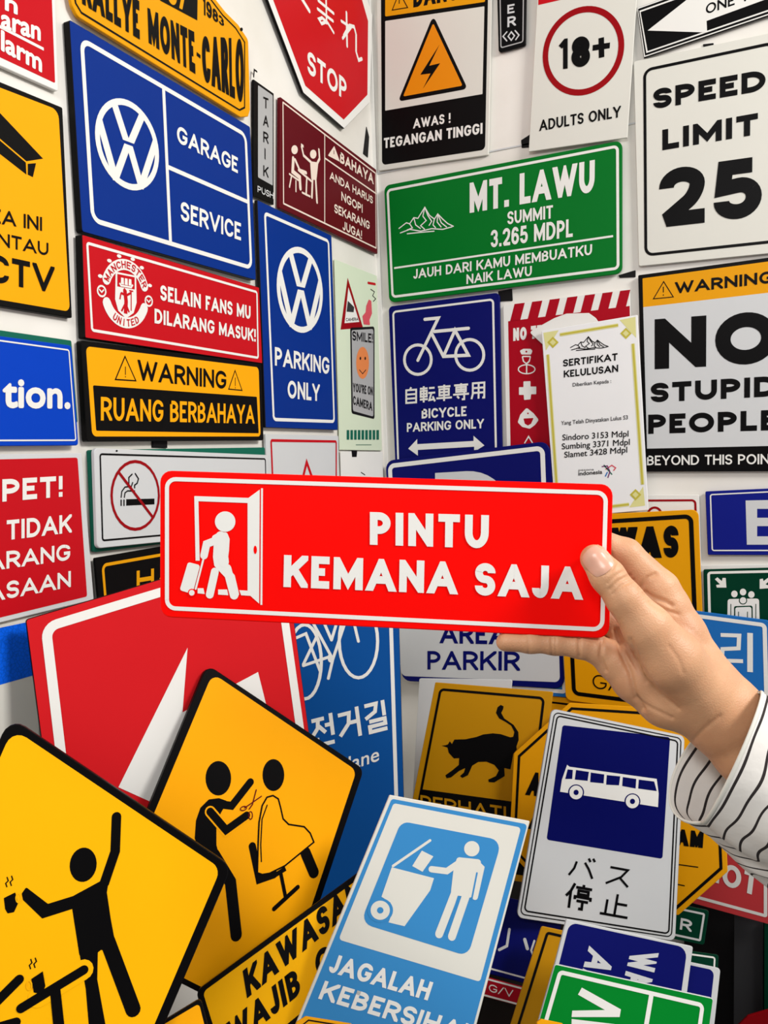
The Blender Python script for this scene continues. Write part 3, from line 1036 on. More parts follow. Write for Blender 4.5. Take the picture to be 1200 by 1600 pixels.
def mountain(S, X, Y, sx, sy, color, w, layer=2):
    q = lambda P: [(X + x * sx, Y + y * sy) for x, y in P]
    for P in ([(-1, .45), (-.72, .05), (-.6, .12), (-.45, -.3), (-.3, -.25), (-.05, -1), (.12, -.45), (.3, -.2), (.42, -.55), (.6, -.2), (.78, .1), (1, .3)],
              [(-.05, -1), (-.12, -.4), (0, -.1), (-.2, .25), (-.05, .5)], [(-.05, -1), (.06, -.45), (.2, -.05), (.1, .25)],
              [(-.6, .12), (-.5, .4), (-.7, .55)], [(-.45, -.3), (-.38, .2), (-.2, .45)], [(.42, -.55), (.4, 0), (.55, .35)], [(.42, -.55), (.55, .05), (.75, .35)],
              [(-.95, .75), (-.6, .5), (-.2, .62), (.2, .45), (.6, .5), (.95, .32)], [(-.7, .8), (-.2, .7), (.3, .62)], [(.3, -.2), (.25, .2), (.35, .4)]):
        S.stroke(q(P), w, color, layer, cap=False)


mountain(S, 666, 347, 43, 23, 'white', 1.7)

S = Sign('bicycle_parking_sign', 'navy bicycle parking sign with white characters and a double arrow',
         [(607, 479), (780, 457), (785, 735), (619, 760)], ('R', .007), 'navy', thick=.005, r=7)
S.ring([(613, 486), (772, 466), (777, 728), (622, 752)], 3.2, 'white', r=7)
S.ell(653, 562, 21, 23, 'white', w=4.6)
S.ell(734, 554.5, 22, 24, 'white', w=4.6)
for P in ([(664, 499), (685, 497), (653, 563)], [(679, 518), (732, 513)], [(675, 522), (693, 557), (732, 555), (711, 516), (693, 557)]):
    S.stroke(P, 5, 'white')
S.text('自転車専用', 631, 631, 760, 622, 25, .12, gap=.08)
S.text('BICYCLE', 659, 654, 729, 650, 15, .2)
S.text('PARKING ONLY', 636, 675, 756, 669, 14, .19)
S.poly([(638, 701), (652, 686), (652, 694), (740, 689), (740, 681), (757, 696), (741, 706), (741, 698), (653, 703), (653, 712)], 'white')

S = Sign('banned_list_sign', 'crimson and white list sign with striped top and small white icons, behind the certificate',
         [(786, 477), (984, 451), (990, 704), (792, 716)], ('R', .006), 'white', thick=.004, r=2)
S.panel([(794, 502), (984, 478), (988, 698), (798, 710)], 'crimson')
for i in range(7):
    x = 797 + 27.5 * i
    y = 502 - 3.4 * i
    S.poly([(x, y), (x + 16, y - 2), (x + 23, y - 29), (x + 7, y - 27)], 'crimson', 1, part='border')
S.text('NO TE', 802, 533, 846, 528, 20, .25)
S.poly([(812, 548), (818, 545), (829, 545), (832, 548), (830, 554), (815, 554)], 'white', r=2)
S.ell(822.5, 549.5, 1.5, 1.5, 'crimson', 3)
S.poly([(815, 556), (830, 556), (828, 565), (823, 570), (817, 565)], 'white', r=2)
S.poly([(817.5, 558), (828, 558), (826, 564), (822.5, 567), (819, 564)], 'crimson', 3, 1)
S.ell(823, 577, 13, 7, 'white', w=1.8)
S.stroke([(823, 571), (823, 583)], 2, 'white')
S.poly([(818, 596), (829, 595.5), (829, 604), (838, 604), (838, 616), (830, 616), (829, 624), (819, 625), (818.5, 617), (811, 617), (811, 605), (818, 605)], 'white', r=1)
S.poly([(809, 660), (813, 648), (823, 637), (834, 646), (842, 656), (836, 664), (828, 670), (816, 667)], 'white', r=3)
S.poly([(818, 654), (834, 653), (830, 662), (825, 665), (820, 662)], 'crimson', 3, 1)
S.ell(825, 646, 1.3, 1.3, 'crimson', 3)
S.stroke([(820, 692), (826, 682), (832, 692)], 2, 'white')

S = Sign('certificate', 'white graduation certificate with gold borders hanging over the crimson list sign',
         [(846, 517), (996, 492), (1013, 797), (868, 810)], ('R', .020), 'paper', thick=.003, r=1, cat='certificate')
for P in ([(875, 523), (966, 508)], [(856, 554), (872, 790)], [(989, 537), (1004, 757)], [(884, 800), (983, 788)]):
    S.stroke(P, 5.5, 'palegold', cap=False, part='border')
    S.stroke(P, 2.6, 'goldleaf', 3, cap=False, part='border')
for x, y in ((864, 535), (978, 521), (993, 773), (880, 785)):
    S.poly([(x, y - 9), (x + 9, y), (x, y + 9), (x - 9, y)], 'goldleaf', part='border')
    S.poly([(x, y - 5), (x + 5, y), (x, y + 5), (x - 5, y)], 'palegold', 3, part='border')
for P in ([(849, 520), (873, 516), (853, 548)], [(968, 500), (993, 495), (994, 528)], [(983, 793), (1008, 790), (1005, 760)]):
    S.poly(P, 'palegold', 1, part='border')
mountain(S, 921, 538, 30, 12, 'ink', 1.3)
S.text('SERTIFIKAT', 880, 573, 965, 563, 11, .2, 'ink')
S.text('KELULUSAN', 881, 590, 966, 581, 11, .2, 'ink')
S.text('Diberikan Kepada :', 895, 604, 955, 598, 5.5, color='darkgrey', font=True, bold=.01)
S.text('Yang Telah Dinyatakan Lulus S3', 877, 664, 981, 655, 6, color='darkgrey', font=True, bold=.01)
S.text('Sindoro 3153 Mdpl', 879, 688, 982, 682, 9, color='charcoal', font=True, bold=.012)
S.text('Sumbing 3371 Mdpl', 878, 702, 984, 695, 9, color='charcoal', font=True, bold=.012)
S.text('Slamet 3428 Mdpl', 882, 715, 980, 707, 9, color='charcoal', font=True, bold=.012)
S.text('pesona', 904, 736, 928, 735, 3.5, color='darkgrey', font=True)
S.text('indonesia', 904, 743, 941, 740, 6, color='charcoal', font=True, bold=.02)
for P, c in (([(941, 729), (949, 728), (953, 737), (950, 746)], 'plum'), ([(947, 733), (956, 727), (962, 731), (959, 735)], 'pink'), ([(944, 727), (950, 734), (956, 741)], 'teal'), ([(949, 738), (946, 744)], 'lightblue')):
    S.stroke(P, 1.8, c, part='emblem')
S = Sign('paper_flap', 'curled blank white paper sticking up behind the certificate',
         [(827, 519), (846, 508), (866, 497), (885, 490), (920, 489), (931, 497), (937, 506), (925, 530), (850, 540)], ('R', .013), 'white', thick=.001, r=3, cat='paper')

S = Sign('no_stupid_people_sign', 'black, yellow and white warning sign reading NO STUPID PEOPLE at the right edge',
         [(997, 430), (1330, 385), (1337, 736), (1006, 737)], ('R', .008), 'ink', thick=.005, r=2)
S.panel([(1004, 435), (1324, 392), (1325, 443), (1005, 480)], 'gold', r=1)
S.panel([(1005, 480), (1325, 443), (1328, 694), (1011, 701)], 'lightgrey')
S.stroke([(1037, 440), (1052, 464), (1021, 467)], 1.5, 'ink', closed=True, cap=False)
S.stroke([(1036.5, 448), (1036.5, 457)], 1.5, 'ink', cap=False)
S.stroke([(1036.5, 460), (1036.5, 462)], 1.5, 'ink', cap=False)
S.text('WARNING', 1055, 459, 1208, 442, 18, .22, 'ink')
S.text('NO', 1023, 577, 1214, 567, 78, .28, 'ink')
S.text('STUPID', 1017, 629, 1215, 619, 30, .27, 'ink')
S.text('PEOPLE', 1013, 678, 1216, 672, 30, .27, 'ink')
S.text('BEYOND THIS POINT', 1011, 727, 1216, 725, 15, .16)

S = Sign('parking_area_sign', 'blue and white parking area sign with a big white P, behind the hand-held red sign',
         [(602, 720), (858, 689), (882, 1076), (628, 1064)], ('R', .022), 'navy', thick=.005, r=15)
S.ring([(606, 725), (851, 696), (860, 940), (618, 945)], 7, 'white', r=12)
S.panel([(617, 930), (871, 930), (875, 1066), (627, 1056)], 'lightgrey', r=9)
S.text('P', 680, 905, 792, 905, 166, .25, 'lightgrey')
S.text('AREA', 688, 1005, 793, 1007, 30, .19, 'navy')
S.text('PARKIR', 668, 1046, 812, 1048, 29, .18, 'navy')
S = Sign('blue_border_sign', 'light blue sign with white outline showing as a sliver beneath the parking area sign',
         [(700, 980), (885, 985), (888, 1090), (700, 1074)], ('R', .0165), 'lightblue', thick=.003, r=6)
S.ring([(703, 985), (883, 990), (885, 1084), (703, 1069)], 6, 'white', r=6)

S = Sign('exit_letter_sign', 'royal blue sign with a large white letter E at the right edge',
         [(1102, 768), (1340, 757), (1342, 868), (1106, 867)], ('R', .008), 'royal', thick=.005, r=2)
S.ring([(1109, 772), (1334, 761), (1336, 861), (1112, 861)], 2, 'white', r=4)
S.poly([(1165, 782), (1216, 781), (1216, 795), (1183, 795), (1183, 809), (1212, 809), (1212, 822), (1183, 822), (1183, 838), (1217, 838), (1217, 851), (1167, 851)], 'lightgrey', part='lettering')

S = Sign('assembly_backing_board', 'thin white board behind the green assembly point sign',
         [(1096, 883), (1300, 880), (1300, 1000), (1100, 1000)], ('R', .004), 'white', thick=.003)
S = Sign('assembly_point_sign', 'dark green assembly point sign with white people and arrows, at the right edge',
         [(1099, 890), (1330, 884), (1332, 1060), (1103, 1060)], ('R', .010), 'pinegreen', thick=.004, r=2)
S.ring([(1105, 893), (1326, 888), (1328, 1052), (1109, 1052)], 4, 'white', r=6)
for x, y in ((1147.5, 928), (1161, 925), (1174, 929)):
    S.ell(x, y, 5, 5.3, 'white')
S.poly([(1137, 936), (1186, 935), (1188, 1010), (1136, 1010)], 'white', 2, 4)
for x in (1142, 1181):
    S.stroke([(x, 944), (x, 970)], 1.2, 'pinegreen', 3)
S.poly([(1147, 947), (1176, 946), (1177, 1010), (1147, 1010)], 'pinegreen', 3, 3)
S.poly([(1149, 949), (1174, 948), (1175, 1010), (1149, 1010)], 'white', 4, 3)
S.ell(1161, 938, 6.5, 6.5, 'pinegreen', 3)
S.ell(1161, 938, 5, 5, 'white', 4)
for x in (1154, 1168):
    S.stroke([(x, 956), (x, 980)], 1.2, 'pinegreen', 5)
S.poly([(1117, 905), (1121, 902), (1128, 908), (1129, 903), (1134, 903), (1135, 918), (1120, 918), (1119, 914), (1125, 913)], 'white')
S.poly([(1205, 905), (1201, 902), (1193, 908), (1192, 904), (1187, 905), (1187, 920), (1201, 919), (1202, 915), (1196, 913)], 'white')

S = Sign('korean_place_sign', 'light blue sign with white Korean lettering, right of the wrist',
         [(1058, 951), (1203, 970), (1208, 1175), (1066, 1160)], ('R', .030), 'lightblue', thick=.004, r=6)
S.ring([(1063, 956), (1198, 974), (1203, 1168), (1070, 1154)], 6, 'white', r=9)
S.stroke([(1126, 992), (1155, 993), (1154, 1013), (1129, 1014), (1128, 1032), (1161, 1033)], 6, 'white', part='lettering', cap=False)
S.stroke([(1172, 989), (1172, 1050)], 8, 'white', part='lettering', cap=False)
S.stroke([(1080, 1008), (1113, 1009)], 7, 'white', part='lettering', cap=False)
S.stroke([(1097, 1012), (1097, 1040)], 7, 'white', part='lettering', cap=False)
S.stroke([(1086, 975), (1086, 994), (1110, 994)], 7, 'white', part='lettering', cap=False)

S = Sign('red_outline_sign', 'white sign with a dark red outline peeping out above the big yellow sign',
         [(930, 773), (1092, 773), (1096, 900), (935, 905)], ('R', .006), 'white', thick=.003, r=1)
S.ring([(935, 781), (1088, 780), (1092, 895), (940, 900)], 3.2, 'darkred', r=7)
S.ell(1023, 806, 11, 13, 'darkred', w=3.5)

S = Sign('yellow_notice_sign', 'large yellow sign with a black outline directly behind the fingers',
         [(870, 807), (1091, 796), (1104, 1124), (884, 1094)], ('R', .0255), 'gold', thick=.004, r=10)
S.ring([(881, 816), (1083, 803), (1095, 1112), (894, 1086)], 6.5, 'ink', r=12)
S.text('AWAS', 918, 874, 1060, 871, 48, .34, 'ink')
S.text('GA', 926, 1075, 975, 1082, 22, .1, 'ink')
S.text('NG', 982, 1083, 1040, 1091, 22, .1, 'ink')

# ------------------------------------------------------------ the heap of signs leaning in the corner
TABLE_Z = 0.78
T = bpy.data.objects.new('display_table', None)
COL.objects.link(T)
T.location = (0, 0, 0)
T['label'] = 'dark display table under the heap of leaning signs, mostly hidden by them'
T['category'] = 'table'
box('tabletop', (.03, -1.2, TABLE_Z - .03), (.46, -.02, TABLE_Z), mat('charcoal'), T)
for x, y in ((.06, -1.16), (.40, -1.16), (.06, -.08), (.40, -.08)):
    box('leg', (x, y, 0), (x + .04, y + .04, TABLE_Z - .03), mat('charcoal'), T)

S = Sign('arrow_sign', 'large red sign with a white outline and white arrow shape, behind the yellow haircut diamond',
         [(40, 968), (443, 847), (492, 1212), (88, 1335)], ((.80, -.58, .14), (40, 968), .755), 'bigred', thick=.005, r=5, side='ink')
S.ring([(63, 975), (436, 862), (482, 1190), (104, 1322)], 14, 'white', r=26)
S.poly([(293, 1012), (285, 1113), (403, 1050), (418, 1110), (340, 1300), (185, 1230)], 'white')

S = Sign('bicycle_lane_sign', 'blue bicycle lane sign with white Korean lettering standing in the corner',
         [(418, 890), (622, 905), (636, 1420), (452, 1440)], ((.55, -.83, .10), (560, 1150), 1.18), 'kblue', thick=.005, r=4, side='charcoal')
S.stroke([(609, 915), (619, 1240), (622, 1400)], 6, 'white', part='border', cap=False)
S.ell(476, 1034, 26, 58, 'white', w=5)
S.ell(560, 1002, 30, 57, 'white', w=5)
for P in ([(455, 1000), (478, 990), (500, 1048)], [(474, 1038), (497, 990)], [(490, 975), (520, 1030), (540, 970)], [(474, 1040), (515, 1026)], [(505, 970), (518, 1000), (527, 970)], [(520, 1030), (513, 1060)], [(560, 1002), (550, 960)]):
    S.stroke(P, 4.5, 'white')
S.ell(516, 1028, 4, 7, 'white')
S.text('전거길', 490, 1168, 608, 1138, 50, .13, tl=(484, 1122), gap=.12)
S.text('lane', 545, 1204, 592, 1188, 22, color='white', font=True, bold=.01)

S = Sign('white_back_sign', 'pale grey sign edge standing between the blue bicycle lane sign and the black cat sign',
         [(655, 1060), (800, 1062), (770, 1372), (638, 1366)], ((.05, -.98, .18), (700, 1200), 1.36), 'lightgrey', thick=.004, r=3)

S = Sign('yellow_rear_sign', 'yellow sign sliver with a black line between the cat sign and the large yellow sign',
         [(800, 1080), (935, 1096), (930, 1200), (790, 1190)], ('R', .012), 'gold', thick=.003, r=3)
S.ring([(805, 1089), (930, 1104), (925, 1192), (797, 1182)], 3, 'ink', r=6)

S = Sign('cat_sign', 'ochre sign with a black stooping cat silhouette, leaning above the blue litter sign',
         [(680, 1066), (864, 1081), (826, 1380), (625, 1350)], ((.10, -.96, .24), (745, 1200), 1.235), 'olive', thick=.004, r=2)
S.ring([(687, 1075), (852, 1089), (818, 1368), (636, 1341)], 4, 'ink', r=9)
S.poly([(658, 1233), (834, 1257), (818, 1368), (636, 1341)], 'ink', 1, part='panel')
S.text('PERHATI', 657, 1264, 791, 1283, 22, .17, 'olive')
cat = [(360, 660), (385, 657), (400, 652), (412, 632), (425, 650), (440, 622), (510, 620), (580, 605), (620, 590), (680, 583), (730, 588), (790, 608), (808, 604), (815, 575), (795, 535), (760, 512), (720, 490), (700, 455), (710, 420), (730, 405),
       (748, 415), (745, 432), (733, 455), (752, 490), (810, 530), (840, 575), (842, 625), (828, 665), (830, 685), (808, 712), (800, 760), (790, 808), (752, 800), (755, 850), (690, 890), (655, 888), (652, 872), (700, 850), (718, 815), (690, 780), (640, 760), (590, 762),
       (552, 785), (525, 845), (490, 862), (475, 850), (500, 828), (508, 800), (470, 818), (420, 858), (392, 864), (384, 845), (430, 812), (468, 780), (470, 738), (437, 740), (405, 705), (397, 672)]
S.poly([(600 + x / 4, 1000 + y / 4) for x, y in cat], 'ink')

S = Sign('octagon_sign', 'large yellow octagonal sign with a black outline, behind the white bus stop sign',
         [(803, 1177), (890, 1098), (1052, 1108), (1130, 1205), (1137, 1362), (1060, 1430), (880, 1420), (795, 1330)], ((.06, -.96, .26), (965, 1265), 1.14), 'gold', thick=.005, r=4)
o8 = [(803, 1177), (890, 1098), (1052, 1108), (1130, 1205), (1137, 1362), (1060, 1430), (880, 1420), (795, 1330)]
P = [S.loc(*p) for p in o8][::-1]
C = inset_poly(P, 9 * S.k)
S.add(ribbon(C, 4.2 * S.k, True), 'ink', 2, 'border')
S.text('AWAS', 822, 1242, 905, 1252, 34, .26, 'ink', tl=(830, 1206))
S.text('AWAM', 826, 1295, 900, 1305, 34, .3, 'ink', tl=(834, 1262))
S.text('JERAM', 1010, 1315, 1098, 1325, 26, .3, 'ink', tl=(1012, 1290))
S.stroke([(1040, 1348), (1091, 1355)], 1.6, 'ink', cap=False)
S.stroke([(1040, 1378), (1070, 1384)], 1.6, 'ink', cap=False)

S = Sign('no_parking_spot_sign', 'faded red sign with white letters OT, under the striped sleeve',
         [(1075, 1265), (1205, 1300), (1207, 1446), (1070, 1408)], ('R', .075), 'faded', thick=.005, r=3)
S.ring([(1080, 1272), (1199, 1303), (1199, 1434), (1078, 1401)], 5, 'white', r=4)
S.text('NOT', 1098, 1372, 1182, 1400, 32, .2, 'white', tl=(1102, 1338))
S.text('NO', 1120, 1328, 1172, 1345, 26, .2, 'white', tl=(1122, 1302))

S = Sign('green_letter_sign', 'small green sign with a white outline and letter R, behind the bus stop sign corner',
         [(985, 1398), (1108, 1423), (1100, 1477), (980, 1452)], ((.1, -.95, .3), (1080, 1450), 1.13), 'pinegreen', thick=.004, r=4)
S.ring([(989, 1403), (1102, 1427), (1095, 1471), (984, 1447)], 3, 'lightgrey', r=3)
S.text('R', 1062, 1452, 1080, 1456, 20, .2, 'lightgrey', tl=(1064, 1434))

S = Sign('bus_stop_sign', 'white bus stop sign with a white bus on a deep blue square and Japanese characters',
         [(862, 1107), (1070, 1150), (1055, 1471), (807, 1434)], ((.40, -.88, .26), (940, 1280), 1.03), 'lightgrey', thick=.004, r=9, side='silver')
S.ring([(866, 1112), (1065, 1153), (1050, 1465), (812, 1429)], 1.6, 'ink', r=8)
S.ring([(870, 1117), (1060, 1157), (1046, 1460), (818, 1424)], 2.2, 'ink', r=7)
S.panel([(879, 1133), (1047, 1152), (1035, 1342), (854, 1312)], 'deepnavy', r=4)
S.poly([(886, 1195), (890, 1198), (1026, 1217), (1029, 1240), (1028, 1261), (875, 1237), (878, 1218)], 'white')
for w in ([(887, 1202), (895, 1203), (894, 1217), (883, 1217)], [(900, 1203), (920, 1206), (918, 1220), (898, 1218)], [(923, 1207), (944, 1210), (943, 1224), (922, 1222)], [(948, 1211), (969, 1213), (967, 1227), (947, 1226)],
          [(973, 1214), (994, 1217), (993, 1232), (972, 1228)], [(998, 1218), (1022, 1221), (1026, 1236), (997, 1232)]):
    S.poly(w, 'deepnavy', 3)
for x, y in ((900, 1238), (988, 1252)):
    S.ell(x, y, 12.5, 12.5, 'deepnavy', 3)
    S.ell(x, y, 10.5, 10.8, 'white', 4)
    S.ell(x, y, 4, 4.2, 'deepnavy', 5)
for ch, TL, BL, BR in (('バ', (892, 1337), (887, 1370), (927, 1376)), ('ス', (950, 1350), (944, 1382), (982, 1389)), ('停', (887, 1378), (882, 1417), (921, 1424)), ('止', (942, 1393), (936, 1428), (981, 1436))):
    S.text(ch, *BL, *BR, 30, .11, 'ink', tl=TL)

S = Sign('japanese_sign', 'navy sign with rounded Japanese strokes, half hidden beside the blue litter sign',
         [(775, 1398), (882, 1424), (852, 1545), (742, 1516)], ((.2, -.9, .4), (815, 1470), 1.02), 'navy', thick=.004, r=3)
S.stroke([(750, 1509), (846, 1535)], 2.5, 'white', part='border', cap=False)
S.stroke([(796, 1452), (792, 1478), (780, 1484)], 4, 'lightgrey', part='lettering')
S.stroke([(820, 1468), (824, 1482)], 5, 'lightgrey', part='lettering')
S.stroke([(835, 1470), (830, 1485), (834, 1495)], 3, 'lightgrey', part='lettering')
S = Sign('red_strip_sign', 'thin red sign strip with white letters G and V below the navy Japanese sign',
         [(748, 1524), (850, 1551), (842, 1580), (740, 1553)], ((.2, -.9, .4), (800, 1550), .99), 'crimson', thick=.004, r=2)
S.ring([(749, 1525), (849, 1552), (841, 1579), (741, 1552)], 2.5, 'white', r=1)
S.text('G/V', 764, 1549, 802, 1559, 12, .14, 'white')

S = Sign('mustard_sign', 'mustard sign edge with a black line, left of the blue upside-down parking board',
         [(846, 1447), (930, 1465), (885, 1640), (790, 1625)], ((.3, -.85, .42), (850, 1530), .965), 'olive', thick=.005, r=4)
S.ring([(854, 1455), (924, 1471), (880, 1634), (802, 1620)], 4, 'ink', r=6)

S = Sign('green_edge_sign', 'small green sign corner with white outline at the right of the navy boards',
         [(1000, 1475), (1123, 1492), (1120, 1560), (995, 1545)], ((.3, -.85, .42), (1060, 1520), .975), 'pinegreen', thick=.003, r=3)
S.ring([(1003, 1479), (1118, 1495), (1115, 1556), (998, 1541)], 2.5, 'white', r=4)
S = Sign('navy_rear_sign', 'navy sign with white edge behind the upside-down lettered board, at the lower right',
         [(1000, 1487), (1126, 1513), (1112, 1640), (985, 1620)], ((.35, -.82, .45), (1060, 1530), .935), 'lightgrey', thick=.004, r=5)
S.panel([(1003, 1492), (1116, 1516), (1103, 1634), (989, 1615)], 'navy', r=8)
S = Sign('upside_down_board', 'navy board with white margin and sideways white letters WA and AR',
         [(885, 1436), (1083, 1479), (1062, 1640), (843, 1600)], ((.40, -.82, .38), (980, 1510), .90), 'lightgrey', thick=.004, r=3)
S.panel([(890, 1441), (1074, 1481), (1053, 1634), (851, 1595)], 'navy', r=14)
S.text('WA', 985, 1487, 972, 1540, 20, .2, 'lightgrey', tl=(1029, 1490))
S.text('AR', 920, 1479, 904, 1537, 20, .2, 'lightgrey', tl=(959, 1498))
S = Sign('green_board', 'green board with a white outline and a divider at the bottom of the heap',
         [(867, 1506), (1115, 1560), (1100, 1670), (836, 1615)], ((.42, -.82, .38), (980, 1560), .83), 'brightgreen', thick=.004, r=4, side='lightgrey')
S.ring([(873, 1515), (1101, 1568), (1088, 1662), (846, 1608)], 6, 'white', r=9)
S.stroke([(1018, 1552), (1003, 1640)], 7, 'white', part='border', cap=False)
S.poly([(909, 1543), (970, 1577), (968, 1589), (893, 1589), (894, 1579), (945, 1578), (903, 1554)], 'white', part='lettering')
S.stroke([(893, 1596), (960, 1604)], 7, 'white', part='lettering', cap=False)

S = Sign('litter_sign', 'sky blue and white keep clean sign with a figure dropping paper into a wheeled bin',
         [(609, 1242), (828, 1283), (726, 1672), (441, 1652)], ((.48, -.80, .34), (640, 1450), .758), 'offwhite', thick=.005, r=2)
S.panel([(612, 1248), (824, 1288), (722, 1668), (447, 1648)], 'skyblue', r=5)
S.panel([(615, 1255), (814, 1293), (750, 1534), (529, 1468)], 'offwhite', r=5, layer=2)
S.panel([(627, 1283), (784, 1313), (731, 1494), (563, 1442)], 'skyblue', r=16, layer=3)
S.stroke([(614, 1353), (672, 1313)], 4, 'offwhite', 4)
S.poly([(659, 1329), (677, 1338), (660, 1362), (644, 1353)], 'offwhite', 4)
S.poly([(612, 1355), (678, 1372), (672, 1391), (632, 1447), (607, 1441), (612, 1428), (610, 1410), (596, 1401)], 'offwhite', 4)
S.ell(594, 1422, 20, 19, 'skyblue', 5)
S.ell(594, 1422, 15, 15, 'offwhite', 6)
S.ell(594, 1422, 5, 5, 'skyblue', 7)
S.ell(737, 1326, 12, 12, 'offwhite', 4)
S.poly([(714, 1339), (752, 1343), (748, 1370), (737, 1403), (704, 1397), (708, 1362)], 'offwhite', 4, r=5)
S.stroke([(720, 1346), (698, 1361), (674, 1358)], 9.5, 'offwhite', 4)
S.stroke([(712, 1392), (686, 1459)], 12.5, 'offwhite', 4)
S.stroke([(729, 1396), (706, 1463)], 12.5, 'offwhite', 4)
S.stroke([(746, 1350), (752, 1356), (742, 1401)], 9.5, 'offwhite', 4)
S.stroke([(745, 1364), (737, 1404)], 2.6, 'skyblue', 5)
S.stroke([(716, 1400), (696, 1460)], 2.2, 'skyblue', 5, cap=False)
S.text('JAGALAH', 512, 1518, 668, 1563, 28, .22, tl=(522, 1490))
S.text('KEBERSIHAN', 497, 1560, 744, 1634, 28, .22, tl=(508, 1532))

S = Sign('haircut_sign', 'yellow diamond sign of a barber cutting a seated customer, black edged',
         [(324, 1038), (569, 1202), (432, 1612), (148, 1468)], ((.80, -.53, .26), (370, 1290), .80), 'ink', thick=.006, r=14)
S.panel([(332, 1052), (557, 1204), (426, 1598), (160, 1464)], 'amber', r=14)
S.ell(341, 1216, 20, 27, 'ink')
S.ell(427, 1211, 17, 25, 'ink')
S.poly([(304, 1310), (306, 1282), (313, 1262), (326, 1249), (342, 1247), (356, 1252), (345, 1270), (338, 1290), (338, 1320), (346, 1352), (320, 1350)], 'ink', r=3)
S.stroke([(330, 1255), (362, 1259), (391, 1222)], 12, 'ink')
S.stroke([(328, 1268), (353, 1297), (385, 1274)], 17, 'amber', 3)
S.stroke([(328, 1268), (353, 1297), (385, 1274)], 12, 'ink', 4)
S.stroke([(334, 1335), (360, 1378), (369, 1461)], 18, 'ink')
S.stroke([(334, 1335), (322, 1400)], 18, 'ink')
S.stroke([(400, 1234), (394, 1257), (389, 1264)], 1.8, 'maroon', 5)
S.stroke([(408, 1244), (388, 1258), (382, 1262)], 1.8, 'maroon', 5)
S.ell(380, 1263, 5, 3, 'maroon', 5, w=1.5, rot=-20)
S.ell(391, 1274, 3, 6, 'maroon', 5, w=1.5)
cape = [(405, 970), (408, 850), (412, 760), (425, 690), (445, 655), (470, 648), (492, 662), (502, 700), (512, 745), (535, 768), (600, 778), (625, 805), (640, 842), (520, 940), (455, 972), (425, 977)]
cape = [(250 + x / 2.667, 1000 + y / 2.667) for x, y in cape]
S.stroke([(394, 1322), (405, 1374), (428, 1366)], 12, 'ink', 2)
S.stroke([(477, 1332), (490, 1363)], 18, 'ink', 2)
S.poly(cape, 'amber', 3)
S.stroke(cape, 2.6, 'ink', 4, closed=True, cap=False)
S.stroke([(417, 1258), (409, 1280), (407, 1320), (408, 1346)], 2, 'ink', 4)
S.stroke([(430, 1367), (446, 1357)], 7, 'ink', 3, cap=False)
S.stroke([(438, 1362), (446, 1402)], 6, 'ink')
S.stroke([(428, 1420), (465, 1386)], 7, 'ink')

S = Sign('hairdresser_zone_sign', 'yellow rectangular sign with slanting black words KAWASAN WAJIB, under the haircut diamond',
         [(306, 1549), (612, 1325), (668, 1430), (350, 1690)], ((.55, -.70, .45), (440, 1500), .758), 'ink', thick=.006, r=10)
S.panel([(317, 1550), (610, 1337), (660, 1427), (356, 1676)], 'yellow', r=8)
S.text('KAWASAN', 386, 1560, 566, 1410, 42, .22, 'ink', tl=(379, 1517))
S.text('WAJIB', 360, 1642, 471, 1551, 42, .22, 'ink', tl=(352, 1600))
S.text('CUKU', 498, 1532, 598, 1450, 42, .22, 'ink', tl=(489, 1492))

S = Sign('coffee_break_sign', 'yellow diamond sign of a figure raising an arm and holding a steaming cup',
         [(15, 1120), (362, 1354), (130, 1900), (-240, 1700)], ((.66, -.72, .20), (130, 1400), .60), 'ink', thick=.006, r=22)
S.panel([(20, 1138), (345, 1357), (122, 1880), (-222, 1692)], 'yellow', r=20)
S.ell(130, 1351, 21, 27, 'ink', rot=8)
S.stroke([(182, 1276), (180, 1330), (163, 1380)], 15, 'ink')
S.poly([(110, 1402), (156, 1377), (170, 1376), (167, 1394), (173, 1435), (180, 1472), (170, 1486), (158, 1484), (150, 1490), (124, 1492)], 'ink')
S.poly([(41, 1386), (34, 1396), (36, 1406), (66, 1435), (113, 1420), (120, 1398), (75, 1412)], 'ink', r=2)
S.stroke([(168, 1470), (208, 1577)], 23, 'ink')
S.poly([(124, 1488), (153, 1484), (152, 1530), (172, 1640), (142, 1640), (134, 1545)], 'ink')
S.stroke([(60, 1558), (130, 1515)], 31, 'yellow', 3, cap=True)
S.stroke([(33, 1575), (131, 1515)], 14, 'ink', 4)
S.poly([(78, 1548), (94, 1540), (106, 1650), (88, 1650)], 'ink', 4)
S.poly([(49, 1529), (67, 1517), (71, 1540), (66, 1553), (53, 1550)], 'ink', 5)
S.ell(46, 1539, 4, 7, 'yellow', 5, w=1.5)
S.poly([(6, 1403), (24, 1394), (28, 1412), (22, 1425), (12, 1427), (8, 1420)], 'ink', r=1)
S.ell(29, 1403, 4, 7, 'yellow', 3, w=1.6)
for x, y in ((11, 1378), (18, 1376), (48, 1506), (55, 1504)):
    S.stroke([(x, y + 8), (x - 2, y + 2), (x + 2, y - 2), (x, y - 8)], 1.8, 'ink', cap=False)
S.stroke([(30, 1530), (-12, 1572)], 14, 'ink')
S.stroke([(25, 1597), (-20, 1610)], 14, 'ink')

